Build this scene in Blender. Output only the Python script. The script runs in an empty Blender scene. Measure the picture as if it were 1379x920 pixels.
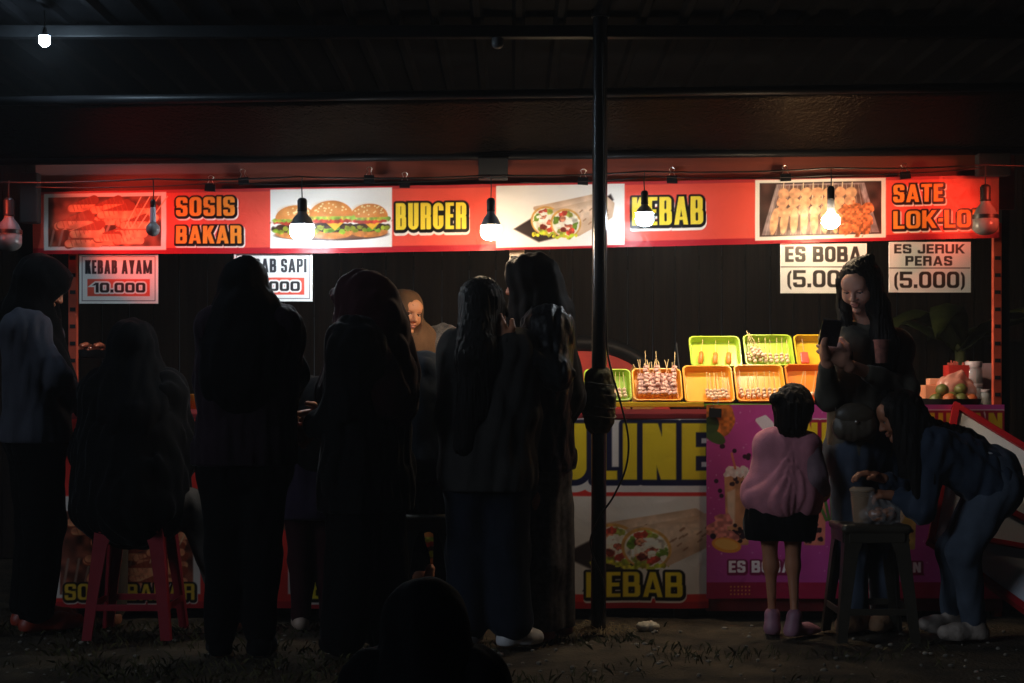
import bpy, math, random
import numpy as np
from mathutils import Vector, Matrix
R = math.radians
random.seed(7); rng = np.random.default_rng(11)
SC = bpy.context.scene
COL = SC.collection
# ------------------------------------------------------------------ camera, world, moon, exposure
F = 2080.0; EYE = 1.015; HOR = 513.0; CX = 689.5
cam = bpy.data.cameras.new('camera'); cam.sensor_width = 36; cam.lens = F/1379*36
cam.shift_y = (HOR-460)/1379; cam.clip_start = 0.05; cam.clip_end = 500
co = bpy.data.objects.new('camera', cam); COL.objects.link(co)
co.location = (0, 0, EYE); co.rotation_euler = (R(90), 0, 0); SC.camera = co
w = bpy.data.worlds.new('World'); SC.world = w; w.use_nodes = True
bg = w.node_tree.nodes['Background']; bg.inputs[0].default_value = (.35, .5, 1, 1); bg.inputs[1].default_value = 0.0008
sl = bpy.data.lights.new('fill_sun', 'SUN'); sl.energy = 0.42; sl.angle = R(15); sl.color = (.72, .84, 1)  # added cool fill, standing in for an unseen lamp off camera left
so = bpy.data.objects.new('fill_sun', sl); COL.objects.link(so); so.rotation_euler = (R(68), 0, R(-52))
SC.view_settings.view_transform = 'Standard'; SC.view_settings.look = 'None'
SC.view_settings.exposure = 0.0; SC.view_settings.gamma = 1; SC.view_settings.use_curve_mapping = False
SC.render.engine = 'CYCLES'; SC.cycles.use_denoising = True; SC.cycles.max_bounces = 6
SC.cycles.caustics_reflective = False; SC.cycles.caustics_refractive = False
SC.cycles.sample_clamp_indirect = 4

def P(px, py, Y):
    return np.array([(px-CX)/F*Y, Y, EYE-(py-HOR)/F*Y])
def depth_of(py):
    return EYE*F/(py-HOR)
def lin(c):
    c = np.asarray(c, float)/255.
    return np.where(c <= .04045, c/12.92, ((c+.055)/1.055)**2.4)

# ------------------------------------------------------------------ materials
def new_mat(name):
    m = bpy.data.materials.new(name); m.use_nodes = True
    return m, m.node_tree, m.node_tree.nodes['Principled BSDF']
def mat(name, rgb, rough=.6, metal=0, var=.25, scale=12, bump=.0, bscale=60, spec=.5, sheen=0, coat=0, stretch=None, emit=None, es=0, alpha=1, trans=0, dist=.01):
    m, nt, b = new_mat(name)
    c = tuple(lin(rgb)) if max(rgb) > 1.5 else tuple(rgb)
    b.inputs['Roughness'].default_value = rough; b.inputs['Metallic'].default_value = metal
    b.inputs['Specular IOR Level'].default_value = spec
    if sheen:
        b.inputs['Sheen Weight'].default_value = sheen; b.inputs['Sheen Roughness'].default_value = .28
    if coat:
        b.inputs['Coat Weight'].default_value = coat; b.inputs['Coat Roughness'].default_value = .15
    if trans: b.inputs['Transmission Weight'].default_value = trans
    if alpha < 1: b.inputs['Alpha'].default_value = alpha
    tc = nt.nodes.new('ShaderNodeTexCoord'); mp = nt.nodes.new('ShaderNodeMapping')
    if stretch: mp.inputs['Scale'].default_value = stretch
    nt.links.new(tc.outputs['Object'], mp.inputs[0])
    n = nt.nodes.new('ShaderNodeTexNoise'); n.inputs['Scale'].default_value = scale; n.inputs['Detail'].default_value = 5
    nt.links.new(mp.outputs[0], n.inputs['Vector'])
    r = nt.nodes.new('ShaderNodeValToRGB')
    r.color_ramp.elements[0].position = .3; r.color_ramp.elements[1].position = .7
    r.color_ramp.elements[0].color = (*[x*(1-var) for x in c], 1); r.color_ramp.elements[1].color = (*[min(1, x*(1+var)) for x in c], 1)
    nt.links.new(n.outputs['Fac'], r.inputs[0]); nt.links.new(r.outputs[0], b.inputs['Base Color'])
    if bump:
        n2 = nt.nodes.new('ShaderNodeTexNoise'); n2.inputs['Scale'].default_value = bscale; n2.inputs['Detail'].default_value = 4
        nt.links.new(mp.outputs[0], n2.inputs['Vector'])
        bp = nt.nodes.new('ShaderNodeBump'); bp.inputs['Strength'].default_value = bump; bp.inputs['Distance'].default_value = dist
        nt.links.new(n2.outputs['Fac'], bp.inputs['Height']); nt.links.new(bp.outputs[0], b.inputs['Normal'])
    if emit is not None:
        b.inputs['Emission Color'].default_value = (*emit, 1); b.inputs['Emission Strength'].default_value = es
    return m
def print_mat(name, rough=.34, bump=.12, bscale=26, spec=.45):
    m, nt, b = new_mat(name)
    at = nt.nodes.new('ShaderNodeVertexColor'); at.layer_name = 'Col'
    nt.links.new(at.outputs[0], b.inputs['Base Color'])
    b.inputs['Roughness'].default_value = rough; b.inputs['Specular IOR Level'].default_value = spec
    tc = nt.nodes.new('ShaderNodeTexCoord')
    n = nt.nodes.new('ShaderNodeTexNoise'); n.inputs['Scale'].default_value = bscale; n.inputs['Detail'].default_value = 3; n.inputs['Distortion'].default_value = .8
    v = nt.nodes.new('ShaderNodeTexVoronoi'); v.inputs['Scale'].default_value = 420
    nt.links.new(tc.outputs['Object'], n.inputs['Vector']); nt.links.new(tc.outputs['Object'], v.inputs['Vector'])
    bp = nt.nodes.new('ShaderNodeBump'); bp.inputs['Strength'].default_value = bump; bp.inputs['Distance'].default_value = .012
    bp2 = nt.nodes.new('ShaderNodeBump'); bp2.inputs['Strength'].default_value = .08; bp2.inputs['Distance'].default_value = .001
    nt.links.new(n.outputs['Fac'], bp.inputs['Height']); nt.links.new(v.outputs['Distance'], bp2.inputs['Height'])
    nt.links.new(bp.outputs[0], bp2.inputs['Normal']); nt.links.new(bp2.outputs[0], b.inputs['Normal'])
    return m

# ------------------------------------------------------------------ object helpers
def tag(o, label=None, cat=None, group=None, kind=None):
    if label: o['label'] = label
    if cat: o['category'] = cat
    if group: o['group'] = group
    if kind: o['kind'] = kind
    return o
def empty(name, loc, label, cat, group=None):
    o = bpy.data.objects.new(name, None); COL.objects.link(o); o.location = Vector(loc); o.empty_display_size = .1
    return tag(o, label, cat, group)
def link(name, me, m, parent=None, loc=None, smooth=True):
    if m is not None:
        for q in (m if isinstance(m, (list, tuple)) else [m]): me.materials.append(q)
    if smooth: me.shade_smooth()
    o = bpy.data.objects.new(name, me); COL.objects.link(o)
    if parent is not None: o.parent = parent
    if loc is not None: o.location = Vector(loc)
    return o
def pymesh(name, v, f):
    me = bpy.data.meshes.new(name); me.from_pydata([tuple(map(float, p)) for p in v], [], [tuple(map(int, q)) for q in f]); me.update(); return me
class MB:
    def __init__(s): s.v = []; s.f = []
    def add(s, v, f):
        k = len(s.v); s.v += [tuple(map(float, p)) for p in v]; s.f += [tuple(i+k for i in q) for q in f]; return s
    def box(s, c, d, M=None, bev=0.0):
        x, y, z = [q/2 for q in d]; b = min(bev, x*.9, y*.9, z*.9)
        if b <= 0:
            v = [(i*x, j*y, k*z) for i in (-1, 1) for j in (-1, 1) for k in (-1, 1)]
            f = [(0, 1, 3, 2), (4, 6, 7, 5), (0, 4, 5, 1), (2, 3, 7, 6), (0, 2, 6, 4), (1, 5, 7, 3)]
        else:
            import bmesh
            bm = bmesh.new(); bmesh.ops.create_cube(bm, size=1)
            bmesh.ops.scale(bm, vec=(d[0], d[1], d[2]), verts=bm.verts)
            bmesh.ops.bevel(bm, geom=list(bm.edges), offset=b, segments=2, affect='EDGES', profile=.6)
            bm.verts.ensure_lookup_table(); v = [tuple(q.co) for q in bm.verts]; f = [tuple(q.index for q in fc.verts) for fc in bm.faces]; bm.free()
        if M is not None: v = [tuple(M @ Vector(p)) for p in v]
        return s.add([(p[0]+c[0], p[1]+c[1], p[2]+c[2]) for p in v], f)
    def tube(s, pts, rad, n=8, cap=True):
        pts = [Vector(p) for p in pts]; k = len(pts)
        rad = rad if isinstance(rad, (list, tuple)) else [rad]*k
        v = []; up = None
        for i, p in enumerate(pts):
            t = (pts[min(i+1, k-1)]-pts[max(i-1, 0)])
            if t.length < 1e-9: t = Vector((0, 0, 1))
            t.normalize()
            if up is None: up = Vector((0, 0, 1)) if abs(t.z) < .9 else Vector((1, 0, 0))
            a = t.cross(up); 
            if a.length < 1e-6: a = t.orthogonal()
            a.normalize(); b = t.cross(a).normalized(); up = a.cross(t).normalized() if True else up
            for j in range(n):
                q = 2*math.pi*j/n; v.append(p+(a*math.cos(q)+b*math.sin(q))*rad[i])
        f = [(i*n+j, (i+1)*n+j, (i+1)*n+(j+1) % n, i*n+(j+1) % n) for i in range(k-1) for j in range(n)]
        if cap: f += [tuple(range(n)), tuple(reversed(range((k-1)*n, k*n)))]
        return s.add(v, f)
    def lathe(s, prof, c=(0, 0, 0), n=20):
        v = []; k = len(prof)
        for r, z in prof:
            for j in range(n):
                a = 2*math.pi*j/n; v.append((c[0]+r*math.cos(a), c[1]+r*math.sin(a), c[2]+z))
        f = [(i*n+j, i*n+(j+1) % n, (i+1)*n+(j+1) % n, (i+1)*n+j) for i in range(k-1) for j in range(n)]
        f += [tuple(reversed(range(n))), tuple(range((k-1)*n, k*n))]
        return s.add(v, f)
    def ball(s, c, r, n=10, m=7):
        r = r if isinstance(r, (list, tuple)) else (r, r, r)
        v = []; 
        for i in range(m+1):
            t = math.pi*i/m*.998+.001
            for j in range(n):
                a = 2*math.pi*j/n; v.append((c[0]+r[0]*math.sin(t)*math.cos(a), c[1]+r[1]*math.sin(t)*math.sin(a), c[2]+r[2]*math.cos(t)))
        f = [(i*n+j, (i+1)*n+j, (i+1)*n+(j+1) % n, i*n+(j+1) % n) for i in range(m) for j in range(n)]
        return s.add(v, f)
    def build(s, name, m, parent=None, loc=None, smooth=False, auto=None):
        me = pymesh(name, s.v, s.f)
        o = link(name, me, m, parent, loc, smooth)
        if auto: me.set_sharp_from_angle(angle=R(auto))
        return o
def copy_tree(o, parent=None, **props):
    c = o.copy(); COL.objects.link(c)
    if parent is not None: c.parent = parent
    for ch in list(o.children): copy_tree(ch, c)
    for k, q in props.items(): c[k] = q
    return c

# ------------------------------------------------------------------ implicit surfaces for bodies, clothes, hair
def nrm(v): v = np.asarray(v, float); return v/(np.linalg.norm(v)+1e-12)
def C(a, b, ra, rb=None, k=.02): return ('c', np.asarray(a, float), np.asarray(b, float), ra, ra if rb is None else rb, k)
def EL(c, r, Rm=None, k=.02): return ('e', np.asarray(c, float), np.asarray(r, float), np.eye(3) if Rm is None else np.asarray(Rm, float), k)
def pb(p):
    if p[0] == 'c':
        r = np.array([max(p[3], p[4])]*3); return np.minimum(p[1], p[2])-r, np.maximum(p[1], p[2])+r
    r = np.abs(p[3]) @ p[2]; return p[1]-r, p[1]+r
def pd(p, X):
    if p[0] == 'c':
        a, b = p[1], p[2]; ba = b-a; q = X-a
        t = np.clip(q @ ba/max(ba @ ba, 1e-9), 0, 1)
        return np.linalg.norm(q-t[..., None]*ba, axis=-1)-(p[3]+(p[4]-p[3])*t)
    q = (X-p[1]) @ p[3]
    k0 = np.linalg.norm(q/p[2], axis=-1); k1 = np.linalg.norm(q/p[2]**2, axis=-1)
    return k0*(k0-1)/np.maximum(k1, 1e-6)
def folds(seed, amp=.004, wl=.09, stretch=(1, 1, .30), n=7):
    amp *= .8; wl *= .8
    g = np.random.default_rng(seed); ks = g.normal(size=(n, 3)); ks /= np.linalg.norm(ks, axis=1)[:, None]
    ks = ks*np.array(stretch)*2*math.pi/wl*g.uniform(.6, 1.7, n)[:, None]; ph = g.uniform(0, 6.28, n); kw = g.normal(size=(n, 3))*7
    def f(X):
        s = 0
        for i in range(n): s = s+(1-2*np.abs(np.sin(.5*(X @ ks[i]+ph[i]+1.6*np.sin(X @ kw[i])))))
        return s*amp/math.sqrt(n)
    return f
def strands(seed, amp=.003, wl=.02):
    return folds(seed, amp, wl, (1, 1, .06), 5)
def nets(prims, h, cuts=(), planes=(), disp=None):
    lo = np.min([pb(p)[0] for p in prims], axis=0)-3*h-.012; hi = np.max([pb(p)[1] for p in prims], axis=0)+3*h+.012
    n = np.ceil((hi-lo)/h).astype(int)+1
    ax = [lo[i]+h*np.arange(n[i]) for i in range(3)]
    Fd = np.full(n, .2)
    def sl(p, m):
        a, b = pb(p); i0 = np.maximum(((a-m-lo)/h).astype(int), 0); i1 = np.minimum(((b+m-lo)/h).astype(int)+2, n)
        if (i1 <= i0).any(): return None, None
        X = np.stack(np.meshgrid(ax[0][i0[0]:i1[0]], ax[1][i0[1]:i1[1]], ax[2][i0[2]:i1[2]], indexing='ij'), -1)
        return tuple(slice(i0[i], i1[i]) for i in range(3)), X
    for p in prims:
        k = p[-1]; s, X = sl(p, k+2*h+.012)
        if s is None: continue
        d = pd(p, X); A = Fd[s]; m = np.maximum(k-np.abs(A-d), 0)/k
        Fd[s] = np.minimum(A, d)-m*m*k*.25
    if disp is not None or planes:
        X = np.stack(np.meshgrid(*ax, indexing='ij'), -1)
        if disp is not None:
            mk = np.abs(Fd) < .05; Fd[mk] += disp(X[mk])
        for pt, nn in planes: Fd = np.maximum(Fd, (X-np.asarray(pt)) @ nrm(nn))
    for p in cuts:
        k = p[-1]; s, X = sl(p, k+2*h)
        if s is None: continue
        d = -pd(p, X); A = Fd[s]; m = np.maximum(k-np.abs(A-d), 0)/k
        Fd[s] = np.maximum(A, d)+m*m*k*.25
    ins = Fd < 0
    off = [(i, j, l) for i in (0, 1) for j in (0, 1) for l in (0, 1)]
    def cor(A, o): return A[o[0]:n[0]-1+o[0], o[1]:n[1]-1+o[1], o[2]:n[2]-1+o[2]]
    cnt = sum(cor(ins, o).astype(np.int8) for o in off); act = (cnt > 0) & (cnt < 8)
    idx = -np.ones(act.shape, int); cells = np.argwhere(act); idx[act] = np.arange(len(cells))
    acc = np.zeros((len(cells), 3)); num = np.zeros(len(cells))
    for a in off:
        for d in range(3):
            if a[d]: continue
            b = list(a); b[d] = 1
            fa = Fd[tuple((cells+np.array(a)).T)]; fb = Fd[tuple((cells+np.array(b)).T)]
            cr = (fa < 0) != (fb < 0); t = np.where(cr, fa/np.where(cr, fa-fb, 1), 0)
            pos = np.tile(np.array(a, float), (len(cells), 1)); pos[:, d] += t
            acc[cr] += pos[cr]; num[cr] += 1
    V = lo+h*(cells+acc/num[:, None])
    Q = []
    for d in range(3):
        u, v = (d+1) % 3, (d+2) % 3
        s0 = [slice(None)]*3; s1 = [slice(None)]*3
        s0[d] = slice(0, n[d]-1); s1[d] = slice(1, n[d])
        ch = ins[tuple(s0)] != ins[tuple(s1)]
        e = np.argwhere(ch); ok = (e[:, u] > 0) & (e[:, v] > 0) & (e[:, u] < n[u]-1) & (e[:, v] < n[v]-1); e = e[ok]
        fl = ins[tuple(e.T)]
        def ci(du, dv):
            q = e.copy(); q[:, u] -= du; q[:, v] -= dv; return idx[tuple(q.T)]
        q = np.stack([ci(1, 1), ci(0, 1), ci(0, 0), ci(1, 0)], 1)
        q[~fl] = q[~fl][:, ::-1]; Q.append(q)
    return V, np.concatenate(Q)
def join(parts):
    V = []; Q = []; k = 0
    for v, q in parts: V.append(v); Q.append(q+k); k += len(v)
    return np.concatenate(V), np.concatenate(Q)
def npmesh(name, V, Q):
    me = bpy.data.meshes.new(name); nf = len(Q)
    me.vertices.add(len(V)); me.vertices.foreach_set('co', V.astype(np.float32).ravel())
    me.loops.add(nf*4); me.loops.foreach_set('vertex_index', Q.astype(np.int32).ravel())
    me.polygons.add(nf); me.polygons.foreach_set('loop_start', np.arange(nf, dtype=np.int32)*4)
    me.update(calc_edges=True); me.validate(); return me

# ------------------------------------------------------------------ printed canvases (vertex colours in photograph-sized units)
_nz = {}
def vnoise(X, Y, s, seed=0):
    if seed not in _nz: _nz[seed] = np.random.default_rng(seed).random((256, 256))
    T = _nz[seed]; x = X/s; y = Y/s; i = np.floor(x).astype(int); j = np.floor(y).astype(int); fx = x-i; fy = y-j
    fx = fx*fx*(3-2*fx); fy = fy*fy*(3-2*fy); g = lambda a, b: T[(i+a) % 256, (j+b) % 256]
    return (g(0, 0)*(1-fx)+g(1, 0)*fx)*(1-fy)+(g(0, 1)*(1-fx)+g(1, 1)*fx)*fy
def sbox(X, Y, x0, y0, x1, y1):
    dx = np.maximum(x0-X, X-x1); dy = np.maximum(y0-Y, Y-y1)
    return np.sqrt(np.maximum(dx, 0)**2+np.maximum(dy, 0)**2)+np.minimum(np.maximum(dx, dy), 0)
def srr(X, Y, x0, y0, x1, y1, r):
    r = min(r, (x1-x0)/2-1e-4, (y1-y0)/2-1e-4)
    return sbox(X, Y, x0+r, y0+r, x1-r, y1-r)-r
def sring(X, Y, x0, y0, x1, y1, r, tv, th):
    return np.maximum(srr(X, Y, x0, y0, x1, y1, r), -srr(X, Y, x0+tv, y0+th, x1-tv, y1-th, max(r-th*.8, .03)))
def sdiag(X, Y, x0, y0, x1, y1, hw):   # stroke of horizontal width hw, clipped to its own y range
    xc = x0+(Y-y0)*(x1-x0)/(y1-y0); s = math.hypot(x1-x0, y1-y0); c = abs(y1-y0)/s
    return np.maximum((np.abs(X-xc)-hw/2)*c, np.maximum(min(y0, y1)-Y, Y-max(y0, y1)))
WID = dict(I=.0, L=.42, E=.44, K=.56, U=.54, N=.56, R=.54, B=.54, G=.54, A=.62, S=.52, O=.54, C=.52, D=.54, J=.46, T=.5, M=.86, P=.52, Y=.56, H=.54)
def glyph(ch, X, Y, w, tv, th):
    mn = np.minimum; mx = np.maximum; b = lambda *a: sbox(X, Y, *a); r = .17
    V = lambda x: b(x, 0, x+tv, 1)
    if ch == 'I': return V(0)
    if ch == 'L': return mn(V(0), b(0, 0, w, th))
    if ch == 'E': return mn(mn(V(0), b(0, 0, w, th)), mn(b(0, 1-th, w, 1), b(0, .5-th/2, w*.92, .5+th/2)))
    if ch == 'H': return mn(mn(V(0), V(w-tv)), b(0, .5-th/2, w, .5+th/2))
    if ch == 'T': return mn(b(w/2-tv/2, 0, w/2+tv/2, 1), b(0, 1-th, w, 1))
    if ch == 'K': return mn(V(0), mn(sdiag(X, Y, tv*.8, .38, w-tv*.55, 1, tv*1.1), sdiag(X, Y, tv*1.25, .62, w-tv*.5, 0, tv*1.1)))
    if ch == 'N': return mn(mn(V(0), V(w-tv)), sdiag(X, Y, tv*.55, 1, w-tv*.55, 0, tv*1.05))
    if ch == 'M': return mn(mn(V(0), V(w-tv)), mn(sdiag(X, Y, tv*.5, 1, w/2, .05, tv*.8), sdiag(X, Y, w-tv*.5, 1, w/2, .05, tv*.8)))
    if ch == 'A': return mn(mn(sdiag(X, Y, tv*.5, 0, w/2-tv*.05, 1, tv*.92), sdiag(X, Y, w-tv*.5, 0, w/2+tv*.05, 1, tv*.92)), b(w*.24, .17, w*.76, .17+th*.9))
    if ch == 'Y': return mn(mn(sdiag(X, Y, tv*.55, 1, w/2, .38, tv*1.05), sdiag(X, Y, w-tv*.55, 1, w/2, .38, tv*1.05)), b(w/2-tv/2, 0, w/2+tv/2, .45))
    if ch == 'U': return mx(sring(X, Y, 0, 0, w, 1.6, r*1.3, tv, th), Y-1)
    if ch == 'J': return mn(mx(mx(sring(X, Y, 0, 0, w, 1.6, r*1.2, tv, th), Y-1), np.where(X < w*.5, Y-.36, -1)), b(w-tv, .2, w, 1))
    if ch in 'O0': return sring(X, Y, 0, 0, w, 1, r*1.45, tv, th)
    if ch == 'D': return mn(mx(sring(X, Y, -.4, 0, w, 1, r*1.5, tv, th), -X), V(0))
    if ch == 'C': return mx(sring(X, Y, 0, 0, w, 1, r*1.4, tv, th), -b(w*.5, .38, w+1, .63))
    if ch == 'G': return mn(mx(sring(X, Y, 0, 0, w, 1, r*1.4, tv, th), -b(w*.5, .5, w+1, .70)), mn(b(w*.52, .40, w, .51), b(w-tv, .2, w, .5)))
    if ch == 'P': return mn(V(0), sring(X, Y, 0, .4, w, 1, r, tv, th))
    if ch == 'R': return mn(mn(V(0), sring(X, Y, 0, .42, w, 1, r, tv, th)), mn(srr(X, Y, w-tv, 0, w, .5, .05), b(w*.4, .42, w-tv*.6, .42+th)))
    if ch == 'B': return mn(V(0), mn(sring(X, Y, 0, .44, w*.96, 1, r*.9, tv, th), sring(X, Y, 0, 0, w, .56, r*.9, tv, th)))
    if ch == 'S': return mn(mx(sring(X, Y, 0, .44, w, 1, r*1.1, tv, th), -b(w*.55, .56, w+1, .68)), mx(sring(X, Y, 0, 0, w, .56, r*1.1, tv, th), -b(-1, .32, w*.45, .44)))
    if ch == '5': return mn(mn(b(0, 1-th, w, 1), b(0, .45, tv, 1)), mx(sring(X, Y, 0, 0, w, .62, r*1.1, tv, th), -b(-1, .28, w*.45, .45)))
    if ch == '1': return mn(b(w-tv, 0, w, 1), sdiag(X, Y, .0, .72, w-tv*.6, 1, tv*.9))
    if ch == '.': return b(0, 0, tv, tv)
    if ch == '-': return b(0, .36, w, .36+th)
    if ch == '(': return mx(sring(X, Y, 0, -.2, .9, 1.05, .45, tv*.75, th*.6), X-.24)
    if ch == ')': return mx(sring(X, Y, w-.9, -.2, w, 1.05, .45, tv*.75, th*.6), (w-.24)-X)
    return np.full(X.shape, 9.)
def gw(ch, f, tv):
    if ch == 'I': return tv
    if ch == '1': return max(.3*f, tv*1.4)
    if ch == '.': return tv
    if ch == '-': return .26
    if ch in '()': return .24
    if ch == ' ': return .22*f
    if ch in '05': return .54*f
    return WID[ch]*f
class Canvas:
    def __init__(s, x0, y0, x1, y1, st, base):
        s.x = np.arange(x0, x1+st*.5, st); s.y = np.arange(y0, y1+st*.5, st)
        s.X, s.Y = np.meshgrid(s.x, s.y); s.c = np.empty(s.X.shape+(3,)); s.c[:] = base; s.st = st
    def win(s, x0, y0, x1, y1):
        i0, i1 = np.searchsorted(s.x, [x0, x1]); j0, j1 = np.searchsorted(s.y, [y0, y1]); return (slice(j0, j1), slice(i0, i1))
    def fill(s, d, col, a=1., soft=1., w=None, tex=0, ts=4, seed=0):
        w = w or (slice(None), slice(None)); m = np.clip(.5-d/(s.st*1.1*soft), 0, 1)[..., None]*a
        col = np.broadcast_to(np.asarray(col, float), m.shape[:2]+(3,))
        if tex: col = col*(1+tex*(vnoise(s.X[w], s.Y[w], ts, seed)-.5)*2)[..., None]
        s.c[w] = s.c[w]*(1-m)+np.clip(col, 0, 255)*m
    def rect(s, x0, y0, x1, y1, col, **k): 
        W = s.win(x0-3, y0-3, x1+3, y1+3); s.fill(sbox(s.X[W], s.Y[W], x0, y0, x1, y1), col, w=W, **k)
    def ell(s, x, y, rx, ry, col, ang=0, wob=0, clip=None, **k):
        m = max(rx, ry)*(1.1+wob)+3; W = s.win(x-m, y-m, x+m, y+m); X = s.X[W]-x; Y = s.Y[W]-y; c, n = math.cos(R(ang)), math.sin(R(ang))
        u = X*c+Y*n; v = -X*n+Y*c; q = np.sqrt((u/rx)**2+(v/ry)**2)
        if wob: q = q*(1+wob*(vnoise(s.X[W], s.Y[W], min(rx, ry)*.6+1, int(x*7+y) % 97)-.5)*2)
        d = (q-1)*min(rx, ry)
        if clip is not None: d = np.maximum(d, clip(s.X[W], s.Y[W]))
        s.fill(d, col, w=W, **k)
    def line(s, x0, y0, x1, y1, t, col, **k):
        W = s.win(min(x0, x1)-t-3, min(y0, y1)-t-3, max(x0, x1)+t+3, max(y0, y1)+t+3); X = s.X[W]-x0; Y = s.Y[W]-y0
        L = max((x1-x0)**2+(y1-y0)**2, 1e-6); q = np.clip((X*(x1-x0)+Y*(y1-y0))/L, 0, 1)
        s.fill(np.hypot(X-q*(x1-x0), Y-q*(y1-y0))-t/2, col, w=W, **k)
    def poly(s, pts, col, grow=0, **k):
        pts = np.array(pts, float); lo = pts.min(0)-4-grow; hi = pts.max(0)+4+grow; W = s.win(lo[0], lo[1], hi[0], hi[1]); X = s.X[W]; Y = s.Y[W]
        d = np.full(X.shape, 1e9); sg = np.ones(X.shape)
        for i in range(len(pts)):
            a = pts[i]; b = pts[i-1]; e = b-a; wx = X-a[0]; wy = Y-a[1]; q = np.clip((wx*e[0]+wy*e[1])/(e @ e+1e-9), 0, 1)
            d = np.minimum(d, (wx-e[0]*q)**2+(wy-e[1]*q)**2)
            c1 = Y >= a[1]; c2 = Y < b[1]; c3 = e[0]*wy > e[1]*wx
            sg = np.where((c1 & c2 & c3) | (~c1 & ~c2 & ~c3), -sg, sg)
        s.fill(sg*np.sqrt(d)-grow, col, w=W, **k)
    def text(s, t, x0, y0, x1, y1, col, out=(), tv=.19, th=.15, sp=.07):
        H = y1-y0; T = (x1-x0)/H; fixed = sum(gw(c, 0, tv) for c in t)+sp*(len(t)-1); var = sum(gw(c, 1, tv)-gw(c, 0, tv) for c in t)
        f = 1.
        for _ in range(8):
            tot = sum(gw(c, f, tv) for c in t)+sp*(len(t)-1); f = max(.2, f+(T-tot)/max(var, .1)*.9)
        W = s.win(x0-H*.35-4, y0-H*.35-4, x1+H*.35+4, y1+H*.4+4); X = (s.X[W]-x0)/H; Y = (y1-s.Y[W])/H
        def field(dx=0, dy=0):
            d = np.full(X.shape, 9.); cx = 0.
            for c in t:
                wd = gw(c, f, tv)
                if c != ' ': d = np.minimum(d, glyph(c, X-cx-dx/H, Y+dy/H, wd, tv, th))
                cx += wd+sp
            return d*H
        for g, c, dx, dy in out: s.fill(field(dx, dy)-g, c, w=W)
        s.fill(field(), col, w=W)
    def mesh(s, name, fn, m, parent, ripple=None):
        ny, nx = s.X.shape; V = fn(s.X, s.Y).reshape(-1, 3)
        i = np.arange(nx*ny).reshape(ny, nx); Q = np.stack([i[1:, :-1], i[1:, 1:], i[:-1, 1:], i[:-1, :-1]], -1).reshape(-1, 4)
        me = npmesh(name, V, Q); a = me.color_attributes.new('Col', 'FLOAT_COLOR', 'POINT')
        c = np.ones((nx*ny, 4), np.float32); c[:, :3] = np.clip(lin(np.clip(s.c, 0, 255)), 0, .86).reshape(-1, 3); a.data.foreach_set('color', c.ravel())
        return link(name, me, m, parent)
WHITE = (235, 228, 222); REDP = (230, 82, 66); YEL = (238, 205, 60)
def paint_burger(c, x, y, w, h):
    clip = lambda X, Y: Y-(y+h*.40)
    c.ell(x, y+h*.80, w*.47, h*.15, (196, 120, 62), tex=.12)
    c.ell(x, y+h*.66, w*.50, h*.13, (60, 36, 26), wob=.15, tex=.4, ts=3, seed=3)
    for q in range(9): c.ell(x-w*.46+w*.115*q, y+h*(.72+.05*math.sin(q*2.3)), w*.07, h*.06, (128+20*math.sin(q), 148, 44), wob=.3, tex=.3)
    c.poly([(x-w*.2, y+h*.47), (x+w*.35, y+h*.47), (x+w*.08, y+h*.74)], (232, 168, 48))
    c.ell(x, y+h*.50, w*.5, h*.07, (176, 58, 40), wob=.2, tex=.3)
    for q in range(10): c.ell(x-w*.47+w*.105*q, y+h*(.43+.03*math.sin(q*3.1)), w*.065, h*.055, (150+25*math.sin(q*2), 164, 60), wob=.3, tex=.3)
    c.ell(x, y+h*.38, w*.47, h*.36, (205, 124, 62), clip=clip, tex=.10, ts=8)
    c.ell(x-w*.06, y+h*.22, w*.30, h*.16, (226, 156, 92), a=.6, soft=10, clip=clip)
    for q in range(26):
        sx = x+random.uniform(-.36, .36)*w; sy = y+h*random.uniform(.07, .33)
        if ((sx-x)/(.43*w))**2+((sy-y-h*.38)/(.33*h))**2 < 1: c.ell(sx, sy, w*.014+.4, h*.012+.4, (240, 214, 160))
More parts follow.
